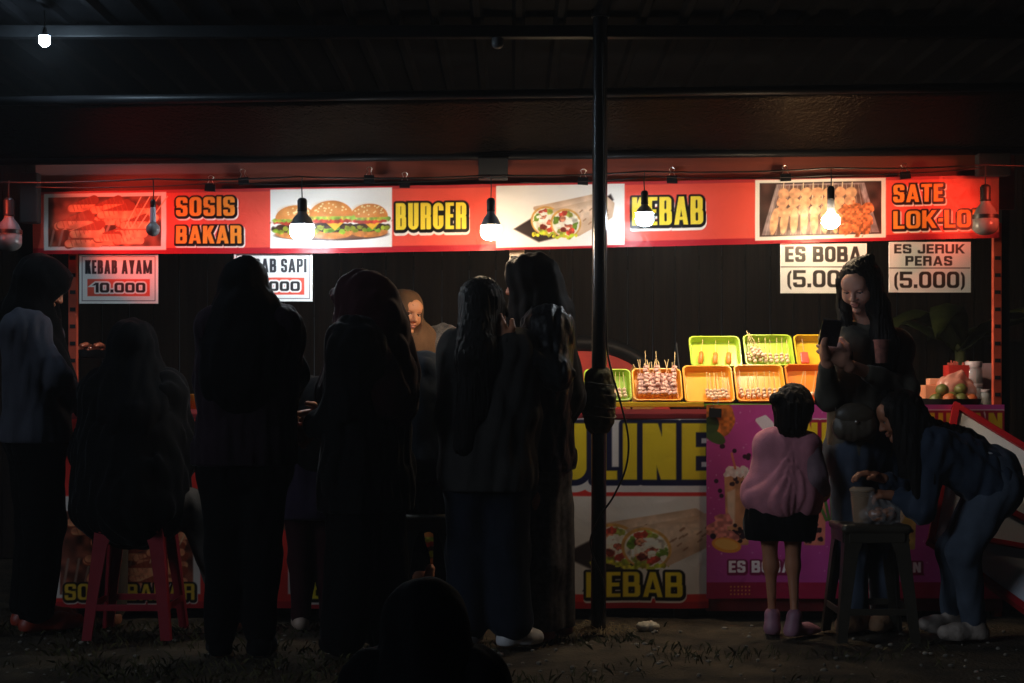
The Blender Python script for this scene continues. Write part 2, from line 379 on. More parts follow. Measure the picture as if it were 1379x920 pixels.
def paint_wraps(c, x, y, w, h):
    c.poly([(x-w*.52, y+h*.70), (x-w*.2, y+h*.34), (x+w*.1, y+h*.5), (x+w*.52, y+h*.02), (x+w*.55, y+h*.14), (x+w*.2, y+h*.78), (x-w*.25, y+h*.98)], (52, 40, 38), soft=3)
    def roll(ox, oy, L):
        a = (x+ox, y+oy)
        c.poly([(a[0]-w*.12, a[1]-h*.26), (a[0]+L*.86, a[1]-h*.50), (a[0]+L, a[1]-h*.38), (a[0]+L*.96, a[1]-h*.12), (a[0]+w*.13, a[1]+h*.24)], (206, 172, 144), grow=2.4, tex=.10, ts=10)
        c.poly([(a[0]-w*.06, a[1]-h*.25), (a[0]+L*.86, a[1]-h*.46), (a[0]+L*.94, a[1]-h*.30), (a[0]+w*.1, a[1]+h*.02)], (228, 198, 172), soft=8, a=.8, tex=.08)
        for q in range(16):
            t = random.uniform(.28, .92); u = random.uniform(-.24, .22)
            c.line(a[0]+L*t, a[1]+h*(-.12*t-.06+u*.7), a[0]+L*t+w*.025, a[1]+h*(-.12*t-.10+u*.7), h*.018+.6, (150, 106, 78), a=.75)
        c.ell(a[0], a[1], w*.165, h*.30, (214, 160, 84), ang=12, tex=.1)
        c.ell(a[0], a[1]+h*.01, w*.145, h*.265, (238, 226, 208), ang=12, tex=.1)
        for q in range(16):
            t = q*2.4; c.ell(a[0]+w*.105*math.cos(t), a[1]+h*.2*math.sin(t), w*.03, h*.05, [(110, 140, 44), (226, 214, 196), (160, 168, 70), (196, 70, 52)][q % 4], wob=.4, tex=.3)
        for q in range(12):
            t = q*2.1; rr = .03+.045*(q % 3)/2; c.ell(a[0]+w*rr*1.1*math.cos(t), a[1]+h*(.04+rr*2*math.sin(t)), w*.033, h*.052, [(150, 62, 44), (186, 98, 72), (112, 44, 34), (214, 138, 104)][q % 4], wob=.3, tex=.35, ts=3)
        for q in range(4): c.ell(a[0]+w*random.uniform(-.08, .08), a[1]+h*random.uniform(-.16, .1), w*.03, h*.03, (244, 238, 226), wob=.4)
        for q in range(7): c.ell(a[0]+w*(-.13+.04*q), a[1]+h*(.27+.03*math.sin(q*2)), w*.025, h*.035, (196-12*(q % 3), 186, 52), wob=.5, tex=.3)
    roll(-w*.17, h*.54, w*.62); roll(w*.04, h*.60, w*.50)
def paint_sausages(c, x0, y0, x1, y1):
    w, h = x1-x0, y1-y0
    c.rect(x0, y0, x1, y1, (120, 66, 50), tex=.5, ts=9, seed=5)
    for q in range(8): c.line(x0+w*(.02+q*.075), y1-1, x0+w*(.06+q*.08), y0+h*.58, 3.2, (150, 120, 104))
    for q in range(26):
        cx = x0+w*random.uniform(.12, .86); cy = y0+h*(.14+.76*((q*7) % 26)/26+random.uniform(-.04, .04)); L = w*random.uniform(.09, .14)
        if cx < x0+w*.3 and cy > y0+h*.6: continue
        a = R(-16+random.uniform(-8, 8)); cx = min(max(cx, x0+L+5), x1-L-5); cy = min(max(cy, y0+10), y1-9)
        c.line(cx-L*math.cos(a), cy-L*math.sin(a), cx+L*math.cos(a), cy+L*math.sin(a), 12, (150, 66, 44))
        c.line(cx-L*math.cos(a), cy-1-L*math.sin(a), cx+L*math.cos(a), cy-1-L*math.sin(a), 10, (244, 156, 112), tex=.2, ts=6, seed=q)
        for t in range(6):
            u = -.8+.3*t; bx = cx+u*L*math.cos(a); by = cy+u*L*math.sin(a)-1; c.line(bx-1.5, by-4.5, bx+1.5, by+4.5, 1.1, (176, 86, 58), a=.8)
    for q in range(4): c.line(x0+w*.68+q*9, y0+h*.62, x0+w*.82+q*12, y0+1, 1.6, (226, 190, 150))
def paint_satay(c, x0, y0, x1, y1):
    w, h = x1-x0, y1-y0
    c.rect(x0, y0, x1, y1, (66, 44, 40), tex=.4, ts=12, seed=8)
    c.poly([(x0+w*.14, y0+2), (x0+w*.86, y0+2), (x1-3, y1-2), (x0+3, y1-2)], (150, 128, 130), tex=.25, ts=5)
    c.poly([(x0+w*.17, y0+4), (x0+w*.82, y0+4), (x1-w*.08, y1-2), (x0+w*.08, y1-2)], (106, 74, 66), tex=.3, ts=6)
    for q in range(22): c.line(x0+w*(.15+q*.033), y0+3, x0+w*(.05+q*.041), y1-2, .8, (196, 180, 174), a=.7)
    for q in range(8): c.line(x0+w*(.2+q*.08), y0+1, x0+w*(.19+q*.08), y0+h*.35, 1.3, (236, 214, 180))
    for r_ in range(3):
        for q in range(7): c.ell(x0+w*(.20+q*.092-.012*r_), y0+h*(.2+.17*r_), w*.047, h*.1, (214+8*math.sin(q*3+r_), 160, 122), wob=.1, tex=.16, ts=4, seed=q)
    for q in range(8): c.ell(x0+w*(.12+q*.082), y0+h*.72, w*.032, h*.25, (220-6*(q % 3)-10*(q > 3), 168-10*(q > 3), 128-16*(q > 3)), ang=10-2.5*q, wob=.05, tex=.15, ts=4, seed=q+9)
    for q in range(9): c.ell(x0+w*(.72+.075*(q % 3)), y0+h*(.54+.17*(q//3)), w*.055, h*.12, (190, 104, 62), wob=.4, tex=.4, ts=3, seed=q)
# ================================================================== THE SETTING
def ground():
    xs = np.concatenate([np.linspace(-90, -4, 12), np.linspace(-3.6, 3.6, 145), np.linspace(4, 90, 12)])
    ys = np.concatenate([np.linspace(-30, 4.2, 10), np.linspace(4.5, 7.6, 90), np.linspace(8, 140, 12)])
    X, Y = np.meshgrid(xs, ys)
    Z = np.where((abs(X) < 3.7) & (Y > 4.4) & (Y < 7.7), -.022*vnoise(X+50, Y+50, .35, 1)-.012*vnoise(X+50, Y+50, .09, 2), -.02)
    V = np.stack([X, Y, Z], -1).reshape(-1, 3); nx, ny = len(xs), len(ys); i = np.arange(nx*ny).reshape(ny, nx)
    Q = np.stack([i[:-1, :-1], i[:-1, 1:], i[1:, 1:], i[1:, :-1]], -1).reshape(-1, 4)
    m = mat('trodden_earth', (.052, .038, .022), .95, var=.55, scale=7, bump=.8, bscale=70, spec=.2, dist=.02)
    tag(link('ground', npmesh('ground', V, Q), m), 'bare trodden earth with thin grass before the food stall', 'ground', kind='structure')
ground()
def grass():
    g = np.random.default_rng(5); n = 15000
    X = g.uniform(-2.6, 2.6, n); Y = 4.6+2.1*g.random(n); keep = (vnoise(X+20, Y+20, .3, 4)*.9+g.random(n)*.55-.012*abs(X+.9)*20 > .62) & (Y < 6.52)
    X, Y = X[keep], Y[keep]; n = len(X); h = g.uniform(.008, .030, n); a = g.uniform(0, 6.28, n); l = g.normal(size=(n, 2))*.018
    wx, wy = np.cos(a)*.0022, np.sin(a)*.0022
    V = np.stack([np.stack([X-wx, Y-wy, np.full(n, -.022)], -1), np.stack([X+wx, Y+wy, np.full(n, -.022)], -1), np.stack([X+l[:, 0]*.4+wx*.6, Y+l[:, 1]*.4+wy*.6, h*.55-.01], -1), np.stack([X+l[:, 0], Y+l[:, 1], h-.01], -1)], 1).reshape(-1, 3)
    Q = np.arange(n*4).reshape(-1, 4)
    tag(link('grass', npmesh('grass', V, Q), mat('grass_blade', (.062, .056, .024), .85, spec=.05, var=.5, scale=3), smooth=False), 'thin short grass and straw on trodden earth', 'grass', kind='stuff')
grass()
M_black = mat('black_paint', (.006, .006, .007), .45, var=.3, spec=.15)
M_blackmat = mat('black_matt', (.012, .011, .011), .8)
M_galv = mat('dark_painted_steel', (.010, .0105, .0115), .5, spec=.15, metal=.0, var=.3, scale=6, bump=.2, bscale=30)
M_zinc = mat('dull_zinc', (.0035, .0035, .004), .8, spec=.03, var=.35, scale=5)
M_wood_or = mat('orange_board', (104, 40, 20), .6, var=.25, scale=5, stretch=(.4, 1, 6), bump=.1)
M_plank = mat('dark_plank', (.013, .0080, .0055), .85, var=.7, scale=9, stretch=(3, 1, .12), bump=.5, bscale=22, spec=.1)
M_wire = mat('black_cable', (.01, .01, .01), .5)
M_steel = mat('steel_clip', (.55, .5, .45), .3, metal=1)

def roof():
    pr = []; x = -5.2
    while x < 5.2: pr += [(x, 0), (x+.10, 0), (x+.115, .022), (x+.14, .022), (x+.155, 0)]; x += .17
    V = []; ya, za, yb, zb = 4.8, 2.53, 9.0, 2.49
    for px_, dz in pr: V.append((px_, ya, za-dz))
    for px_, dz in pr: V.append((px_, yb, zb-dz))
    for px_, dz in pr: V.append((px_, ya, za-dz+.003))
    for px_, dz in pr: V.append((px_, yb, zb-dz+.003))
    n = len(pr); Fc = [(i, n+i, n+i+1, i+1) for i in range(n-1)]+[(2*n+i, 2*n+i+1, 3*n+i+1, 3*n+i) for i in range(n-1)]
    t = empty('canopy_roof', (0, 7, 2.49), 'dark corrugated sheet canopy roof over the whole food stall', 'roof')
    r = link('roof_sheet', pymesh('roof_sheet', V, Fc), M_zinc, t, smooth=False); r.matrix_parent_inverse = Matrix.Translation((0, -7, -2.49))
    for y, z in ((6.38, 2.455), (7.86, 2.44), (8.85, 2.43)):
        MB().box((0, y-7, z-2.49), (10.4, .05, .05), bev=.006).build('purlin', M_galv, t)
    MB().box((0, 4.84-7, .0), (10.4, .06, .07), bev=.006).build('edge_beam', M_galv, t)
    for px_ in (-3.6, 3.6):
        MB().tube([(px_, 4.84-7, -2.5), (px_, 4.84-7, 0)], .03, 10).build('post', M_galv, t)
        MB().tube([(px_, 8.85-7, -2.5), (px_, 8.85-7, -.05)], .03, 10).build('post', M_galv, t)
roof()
def back_wall():
    m = MB(); x = -5.
    while x < 5:
        wd = random.uniform(.13, .17); m.box((x+wd/2, 8.95+random.uniform(-.006, .006), 1.2), (wd-.006, .03, 2.42), bev=.004); x += wd
    m.box((0, 8.99, .4), (10, .04, .08)).box((0, 8.99, 1.7), (10, .04, .08))
    tag(m.build('plank_wall', M_plank), 'dark wall of upright wooden planks closing the back behind the stall', 'wall')
back_wall()

# ---- awning and stall frame
M_tarp = mat('black_tarpaulin', (.005, .0035, .003), .12, var=.3, scale=5, bump=1., bscale=80, spec=.09, dist=.006)
M_tarp.node_tree.nodes['Principled BSDF'].inputs['Specular Tint'].default_value = (1, .62, .30, 1)
def sheet(name, cs, nu, nv, th, m, parent, rip=.004, seed=0):   # cs: corners tl,tr,br,bl ; a real sheet with thickness and ripples
    tl, tr, br, bl = [np.asarray(c, float) for c in cs]; nn = nrm(np.cross(tr-tl, bl-tl)); V = []
    for s in (0, 1):
        for j in range(nv+1):
            for i in range(nu+1):
                u, v = i/nu, j/nv; p = (tl*(1-u)+tr*u)*(1-v)+(bl*(1-u)+br*u)*v
                V.append(p+nn*(rip*(vnoise(np.array([p[0]*3+30]), np.array([p[2]*9+30]), 1., seed)[0]-.5)*2+th*s))
    k = (nu+1)*(nv+1); Fc = []
    for j in range(nv):
        for i in range(nu):
            a = j*(nu+1)+i; Fc += [(a, a+nu+1, a+nu+2, a+1), (k+a, k+a+1, k+a+nu+2, k+a+nu+1)]
    for i in range(nu): a = i; b = nv*(nu+1)+i; Fc += [(a, a+1, k+a+1, k+a), (b, k+b, k+b+1, b+1)]
    for j in range(nv): a = j*(nu+1); b = a+nu; Fc += [(a, k+a, k+a+nu+1, a+nu+1), (b, b+nu+1, k+b+nu+1, k+b)]
    return link(name, pymesh(name, V, Fc), m, parent)
def tl(px, a, b): return a+(px-45)*(b-a)/1325.
aw = empty('stall_awning', (0, 0, 0), 'black tarpaulin awning sloping above the lit red menu banner', 'awning')
L_, R_ = -260, 1640
sheet('tarpaulin', [P(L_, tl(L_, 141, 122), 6.29), P(R_, tl(R_, 141, 122), 6.29), P(R_, tl(R_, 217, 203), 6.60), P(L_, tl(L_, 217, 203), 6.60)], 160, 12, .003, M_tarp, aw, .008, 21)
MB().tube([P(L_, tl(L_, 136, 117), 6.29), P(R_, tl(R_, 136, 117), 6.29)], .019, 10).build('front_bar', M_black, aw, smooth=True)
MB().tube([P(L_, tl(L_, 217, 203), 6.595), P(R_, tl(R_, 217, 203), 6.595)], .017, 10).build('rear_bar', M_black, aw, smooth=True)

fr = empty('food_stall', (0, 6.7, 0), 'metal stall skeleton of slotted posts and orange fascia behind banner', 'stall')
def px_box(m, x0, y0, x1, y1, Y, d, bev=.002):
    a = P(x0, y0, Y); b = P(x1, y1, Y); return m.box(((a[0]+b[0])/2, Y+d/2-6.7, (a[2]+b[2])/2), (abs(b[0]-a[0]), d, abs(b[2]-a[2])), bev=bev)
def quad_box(m, x0, ya0, yb0, x1, ya1, yb1, Y, d):
    p = [P(x0, ya0, Y), P(x1, ya1, Y), P(x1, yb1, Y), P(x0, yb0, Y)]; v = [(q[0], q[1]-6.7, q[2]) for q in p]+[(q[0], q[1]+d-6.7, q[2]) for q in p]
    return m.add(v, [(0, 3, 2, 1), (4, 5, 6, 7), (0, 1, 5, 4), (3, 7, 6, 2), (0, 4, 7, 3), (1, 2, 6, 5)])
quad_box(MB(), 48, 220, 300, 1366, 206, 282, 6.685, .018).build('fascia_board', M_wood_or, fr)
M_postw = mat('cream_slotted_angle', (214, 196, 176), .5, var=.12, scale=20)
M_post_redlit = mat('red_lit_angle', (206, 84, 58), .5, var=.15, scale=20)  # end posts: red lamp light painted into their colour
for x0, x1, yb in ((92, 103, 838), (686, 706, 838), (1338, 1349, 838)):
    p = px_box(MB(), x0, 300, x1, yb, 6.705, .03).build('slotted_post', M_postw if x0 > 600 and x0 < 800 else M_post_redlit, fr)
    for yy in list(range(345, 545, 23)): px_box(MB(), x0+2, yy, x1-1.5, yy+5, 6.7025, .003, 0).build('slot', M_blackmat, p)
for (x0, y0, x1, y1, yy) in ((644, 212, 684, 241, 6.56), (1318, 206, 1362, 236, 6.56), (26, 232, 50, 300, 6.545)):
    px_box(MB(), x0, y0, x1, y1, yy, .06, .006).build('bracket', M_blackmat, fr)
px_box(MB(), 1349, 215, 1360, 836, 6.72, .04).build('end_post', M_black, fr)
px_box(MB(), 28, 232, 44, 836, 6.74, .04).build('end_post', M_black, fr)

# ---- menu banner over the counter
TOPX = lambda px: 259-.0177*(np.asarray(px, float)-45)
BOTX = lambda px: np.interp(px, [45, 440, 650, 830, 1000, 1345], [342, 341, 337.5, 333, 329, 320])
def uv(px, py): return (py-TOPX(px))/(BOTX(px)-TOPX(px))*84
M_print = print_mat('printed_vinyl', .34, .35, 15, .28)
M_print2 = print_mat('printed_vinyl_soft', .45, .30, 9, .35)
YS = 6.64
def build_menu():
    c = Canvas(44, 0, 1346, 84, .72, REDP)
    c.c *= (1+.05*(vnoise(c.X, c.Y, 40, 2)-.5))[..., None]
    c.rect(44, 76.5, 1346, 85, (176, 34, 44)); c.rect(44, -1, 1346, 4, (190, 56, 58))  # darker bottom hem; top strip has the shade of the fascia painted in
    wh = (238, 230, 222)
    def R4(x0, y0, x1, y1): m = (x0+x1)/2; return x0, uv(m, y0), x1, uv(m, y1)
    a = R4(59, 260, 224, 337); c.rect(*a, wh); paint_sausages(c, a[0]+6, a[1]+5, a[2]-7, a[3]-5)
    a = R4(364, 254, 528, 334); c.rect(*a, wh)
    c.ell(446, a[3]-16, 76, 7, (88, 60, 52)); c.ell(446, a[3]-17.5, 74, 5.5, (120, 74, 52))
    paint_burger(c, 398, a[1]+20, 58, 46); paint_burger(c, 497, a[1]+19, 54, 46); paint_burger(c, 446, a[1]+14, 62, 53)
    a = R4(668, 249, 841, 332); c.rect(*a, wh); paint_wraps(c, 757, a[1]+12, 126, 62)
    a = R4(1017, 241, 1193, 322); c.rect(*a, wh); paint_satay(c, a[0]+6, a[1]+4, a[2]-6, a[3]-5)
    blk = (18, 14, 16); o3 = [(3.0, (244, 236, 226), 2, 2.6), (2.8, blk, 0.6, .8)]; o4 = [(3.2, blk, 1.2, 1.4)]
    og = (244, 150, 52); yl = (240, 208, 62)
    for t, x0, y0, x1, y1, col in (('SOSIS', 237, 265, 316, 291, og), ('BAKAR', 237, 304, 325, 328, og), ('SATE', 1203, 248, 1270, 272, og), ('LOK-LOK', 1203, 283, 1330, 307, og)):
        a = R4(x0, y0, x1, y1); c.text(t, *a, col, o3, tv=.25, th=.17, sp=.09)
    for t, x0, y0, x1, y1 in (('BURGER', 533, 273, 628, 309), ('KEBAB', 851, 265, 947, 303)):
        a = R4(x0, y0, x1, y1); c.text(t, *a, yl, [(3.6, (240, 226, 214), 1, 4), (3.4, blk, .5, .8)], tv=.19, th=.13, sp=.075)
    t = empty('menu_banner', (0, YS, 1.7), 'long lit red banner reading sosis bakar, burger, kebab, sate lok-lok', 'banner')
    def fn(U, V):
        y = TOPX(U)+V/84*(BOTX(U)-TOPX(U)); rip = .0035*np.sin(U/23)+.004*(vnoise(U+99, V*2.5+99, 46, 31)-.5)*2
        return np.stack([(U-CX)/F*YS, rip, EYE-(y-HOR)/F*YS-1.7], -1)
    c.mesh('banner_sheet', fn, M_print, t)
    b = MB(); q = lambda px, py, y: tuple(P(px, py, YS)+np.array([0, y-YS, -1.7]))
    b.add([q(44, float(TOPX(44)), YS+.012), q(1346, float(TOPX(1346)), YS+.012), q(1346, 320, YS+.012), q(830, 333, YS+.012), q(440, 341, YS+.012), q(44, 342, YS+.012)], [(0, 1, 2, 3, 4, 5)])
    b.build('banner_back', mat('banner_back', (60, 52, 50), .7), t)
build_menu()

# ---- price signs hung under the banner
M_sign = print_mat('printed_board', .38, .06, 8, .4)
def price_sign(x0, y0, x1, y1, Y, draw, label, edge=(236, 234, 230)):
    c = Canvas(x0, y0, x1, y1, .5, edge); draw(c)
    o = P((x0+x1)/2, (y0+y1)/2, Y); t = empty('price_sign', o, label, 'price sign', 'price signs hung under the menu banner')
    c.mesh('sign_face', lambda U, V: np.stack([(U-CX)/F*Y-o[0], np.full(U.shape, -.0035), EYE-(V-HOR)/F*Y-o[2]], -1), M_sign, t)
    MB().box((0, .0, 0), ((x1-x0)/F*Y, .005, (y1-y0)/F*Y)).build('sign_board', mat('white_board', (220, 218, 214), .6), t)
    for u in (-.3, .3): MB().tube([(u*(x1-x0)/F*Y, 0, (y1-y0)/2/F*Y), (u*(x1-x0)/F*Y, .015, (y1-y0)/2/F*Y+.06)], .0012, 5).build('string', M_wire, t)
DK = (34, 34, 40)
def d_ke(name, price):
    def f(c):
        x0, y0, x1, y1 = c.x[0], c.y[0], c.x[-1], c.y[-1]
        for a, b, k in ((3.5, 1, (60, 40, 44)), (4.3, 1, (232, 230, 226))): c.rect(x0+a, y0+a-1, x1-a, y1-a, k)
        c.text(name, x0+8, y0+7.5, x1-8, y0+26, DK, tv=.19, th=.16, sp=.075)
        c.rect(x0+11, y0+33, x1-11, y0+56, (226, 84, 64))
        c.text(price, x0+19, y0+38, x1-17, y0+51, (30, 26, 28), [(2.2, (240, 232, 226), 0, 0)], tv=.30, th=.22, sp=.12)
    return f
price_sign(107, 343, 213, 409, 6.665, d_ke('KEBAB AYAM', '10.000'), 'framed white sign reading kebab ayam 10.000')
price_sign(315, 341, 421, 406, 6.665, d_ke('KEBAB SAPI', '15.000'), 'framed white sign reading kebab sapi, half hidden by a dark headscarf')
def d_boba(c):
    c.text('ES BOBA', 1057, 332, 1160, 353, (52, 46, 44), tv=.24, th=.18, sp=.09); c.rect(1051, 359, 1190, 360.3, (70, 60, 56)); c.text('(5.000)', 1060, 364, 1158, 387, (46, 40, 38), tv=.22, th=.17, sp=.1)
price_sign(1051, 328, 1167, 395, 6.665, d_boba, 'plain white sign reading es boba 5.000')
def d_jeruk(c):
    c.text('ES JERUK', 1204, 329, 1299, 341.5, (52, 46, 44), tv=.27, th=.2, sp=.14); c.text('PERAS', 1219, 345, 1282, 358, (52, 46, 44), tv=.27, th=.2, sp=.14)
    c.rect(1197, 360.5, 1306, 361.8, (70, 60, 56)); c.text('(5.000)', 1204, 366, 1299, 388, (46, 40, 38), tv=.22, th=.17, sp=.1)
price_sign(1197, 326, 1307, 394, 6.665, d_jeruk, 'plain white sign reading es jeruk peras 5.000')

# ---- binder clips and cables along the top
def clip_proto():
    t = empty('binder_clip', (0, 0, 0), 'black binder clip', 'clip', 'binder clips along the top of the menu banner')
    MB().add([(-.022, -.010, -.016), (.022, -.010, -.016), (.022, .010, -.016), (-.022, .010, -.016), (-.022, -.003, .016), (.022, -.003, .016), (.022, .003, .016), (-.022, .003, .016)], [(0, 3, 2, 1), (4, 5, 6, 7), (0, 1, 5, 4), (1, 2, 6, 5), (2, 3, 7, 6), (3, 0, 4, 7)]).build('clip_body', M_black, t)
    MB().tube([(-.014, 0, .014), (-.006, .003, .032), (-.012, .004, .046), (-.004, .004, .052), (.004, .004, .052), (.012, .004, .046), (.006, .003, .032), (.014, 0, .014)], .0016, 6).build('wire_handle', M_steel, t)
    return t
CL = [(283, 'binder clip above the word sosis'), (545, 'binder clip above the word burger'), (905, 'binder clip above the word kebab'), (497, 'binder clip between burger picture and burger lettering'), (1219, 'binder clip above the word sate'), (785, 'binder clip above the wrap picture beside the pole'), (1058, 'binder clip above the grilled satay picture'), (328, 'binder clip near the burger picture, before the fascia')]
for i, (x, lb) in enumerate(CL):
    o = cp = clip_proto() if i == 0 else copy_tree(cp0)
    if i == 0: cp0 = o
    o.location = Vector(P(x, float(TOPX(x))-2-(8 if i in (3, 7) else 0), YS-.012)); o.rotation_euler.y = random.uniform(-.12, .12); o['label'] = lb
def cable(pts, r, label, name='power_cable', m=M_wire):
    Q = []
    for a, b in zip(pts[:-1], pts[1:]):
        a, b = np.array(a), np.array(b)
        for t in np.linspace(0, 1, 8)[:-1]: Q.append(a+(b-a)*t-np.array([0, 0, .05*np.linalg.norm(b-a)*t*(1-t)]))
    Q.append(np.array(pts[-1])); return tag(MB().tube(Q, r, 6).build(name, m, smooth=True), label, 'cable')
YB = 6.34
cable([P(-60, 244, YB), P(205, 241, YB), P(403, 238, YB), P(661, 236, YB), P(867, 231, YB), P(1121, 226, YB), P(1327, 222, YB), P(1450, 222, YB)], .0034, 'black main cable the stall bulbs hang from')
cable([P(48, 252, YB+.02), P(300, 246, YB+.02), P(540, 245, YB+.02), P(661, 238, YB+.02)], .002, 'thin second cable over sosis and burger')
cable([P(700, 246, YB+.02), P(880, 238, YB+.02), P(1120, 236, YB+.02), P(1327, 226, YB+.02)], .002, 'thin second cable over kebab and sate')

# ---- bulbs
M_sock = mat('black_bakelite', (.012, .012, .013), .4); M_alu = mat('grey_bulb_housing', (112, 113, 116), .45, var=.06); M_white_sh = mat('white_bulb_housing', (190, 194, 204), .4, var=.05)
M_off = mat('unlit_opal', (150, 148, 148), .25, var=.04)
def glow(name, c, s):
    return mat(name, (.8, .8, .8), .3, emit=c, es=s)
G_cool = glow('cool_lit_dome', (.80, .91, 1.), 122); G_warm = glow('warm_lit_dome', (1., .76, .50), 142); G_warm2 = glow('warm_small_dome', (1., .74, .46), 175); G_in = glow('inside_lit_dome', (1., .84, .62), 320)
G_led = glow('led_dome', (.58, .80, 1.), 460); G_red = glow('red_lit_dome', (1., .035, .012), 420)
def bulb(px, y0, ys, yh, yd, y1, rw, Y, dome, label, house=M_alu, slim=False, band=False, group='bulbs hung along the stall front'):
    # y0 cable, ys socket top, yh housing top, yd dome top, y1 dome bottom ; rw half width in photograph pixels
    s = Y/F; o = P(px, y0, Y); t = empty('light_bulb', o, label, 'light bulb', group); z = lambda y: (y0-y)*s
    MB().tube([(0, 0, 0), (.004*random.uniform(-1, 1), 0, z((y0+ys)/2)), (0, 0, z(ys)-.004)], .0026, 6).build('cord', M_wire, t)
    r = rw*s; q = r*.42
    MB().lathe([(q*.5, z(ys)+.004), (q*.8, z(ys)), (q, z(ys)-.008), (q*.95, z(yh)+.006), (q*1.05, z(yh)), (q*.9, z(yh)-.004)], n=18).build('socket', M_sock, t, smooth=True, auto=40)
    hs = [(q*.85, z(yh)-.001), (q*.95, z(yh*.8+yd*.2))]+([(q*1.0, z(yd)+.01), (q*1.1, z(yd)), (q*.8, z(yd)-.001)] if slim else [(r*.72, z(yh*.5+yd*.5)), (r*.96, z(yh*.12+yd*.88)), (r, z(yd)+.001), (r*.9, z(yd))])
    MB().lathe(hs, n=22).build('housing', house, t, smooth=True, auto=40)
    if slim: prof = [(q*.7, z(yd)+.001)]+[(r*math.sin(a), z((yd+y1)/2+.5)+(z(yd)-z(y1))/2*math.cos(a)) for a in np.linspace(.7, 3.1, 11)]
    else: prof = [(r*.93, z(yd)+.0005), (r*1.0, z(yd)-.001), (r*1.0, z(yd*.45+y1*.55))]+[(r*math.cos(a), z(yd*.45+y1*.55)+(z(y1)-z(yd*.45+y1*.55))*math.sin(a)) for a in np.linspace(.25, 1.5, 7)]
    MB().lathe(prof, n=22).build('dome', dome, t, smooth=True)
    if band: MB().lathe([(r*.9, z(yd)-.001+.012), (r*1.03, z(yd)+.010), (r*1.03, z(yd)-.006), (r*.9, z(yd)-.008)], n=22).build('band', M_sock, t, smooth=True, auto=40)
bulb(407, 238, 268, 284, 303, 324, 16, YB, G_cool, 'lit cool white bulb before the burger picture')
bulb(661, 236, 268, 284, 304, 324, 13.5, YB, G_warm, 'lit warm bulb between burger lettering and wrap picture')
bulb(868, 231, 258, 274, 287, 305, 12, YB, G_cool, 'lit cool white bulb before the word kebab')
bulb(1119, 228, 252, 268, 286, 308, 12.5, YB, G_warm2, 'lit warm round bulb before the grilled satay picture', slim=True, house=M_white_sh)
bulb(206, 241, 270, 278, 299, 318, 9.5, YB, M_off, 'unlit slim bulb before the sausage picture', house=M_white_sh, slim=True)
bulb(1327, 222, 250, 270, 293, 317, 17, YB, M_off, 'unlit large bulb with a black band over lok-lok', band=True)
bulb(12, 243, 268, 290, 313, 339, 17, YB-.05, M_off, 'unlit large banded bulb at the stall corner beyond the sausage picture', band=True)
bulb(670, 30, 38, 42, 52, 66, 8, 6.38, M_off, 'unlit bulb hung high under the dark roof', group='bulbs under the canopy roof')
bulb(60, 14, 38, 43, 49, 63, 7, 6.1, G_led, 'brilliant cool bulb alone high under the dark roof', group='bulbs under the canopy roof')
for px_, lb in ((905, 'over the heaped orange tray'), (1040, 'over the deep orange tray')):
    bulb(px_, 262, 278, 286, 296, 313, 11, 6.73, G_in, 'warm bulb behind the banner '+lb, group='bulbs inside the stall')
bulb(760, 262, 274, 284, 296, 314, 10, 7.2, G_warm2, 'warm bulb inside the stall behind the white post', group='bulbs inside the stall', slim=True)
def spot(px, py, Y, tx, ty, TY, label, e):
    o = Vector(P(px, py, Y)); d = Vector(P(tx, ty, TY))-o; t = empty('spot_lamp', o, label, 'spot lamp', 'red spot lamps beyond the stall ends'); t.rotation_euler = d.to_track_quat('-Z', 'Y').to_euler()
    MB().lathe([(.012, .10), (.03, .09), (.035, .05), (.052, -.03), (.050, -.03), (.033, .05), (.01, .06)], n=20).build('shade', M_black, t, smooth=True, auto=50)
    MB().ball((0, 0, .02), .022).build('lens', glow('red_lens', (1., .06, .02), 6), t, smooth=True)
    MB().tube([(0, 0, .09), (0, .0, .16), (0, .1, .3)], .008, 8).build('bracket', M_black, t)
    l = bpy.data.lights.new('red_light', 'SPOT'); l.energy = e; l.color = (1, .085, .04); l.spot_size = R(36); l.spot_blend = .9; l.shadow_soft_size = .10
    q = bpy.data.objects.new('red_light', l); COL.objects.link(q); q.parent = t; q.location = (0, 0, -.035)
spot(-110, 222, 5.85, 185, 306, 6.64, 'red spot lamp hung beyond the sausage picture', 98)
spot(1500, 205, 5.85, 1245, 290, 6.64, 'red spot lamp hung beyond the word lok-lok', 50)

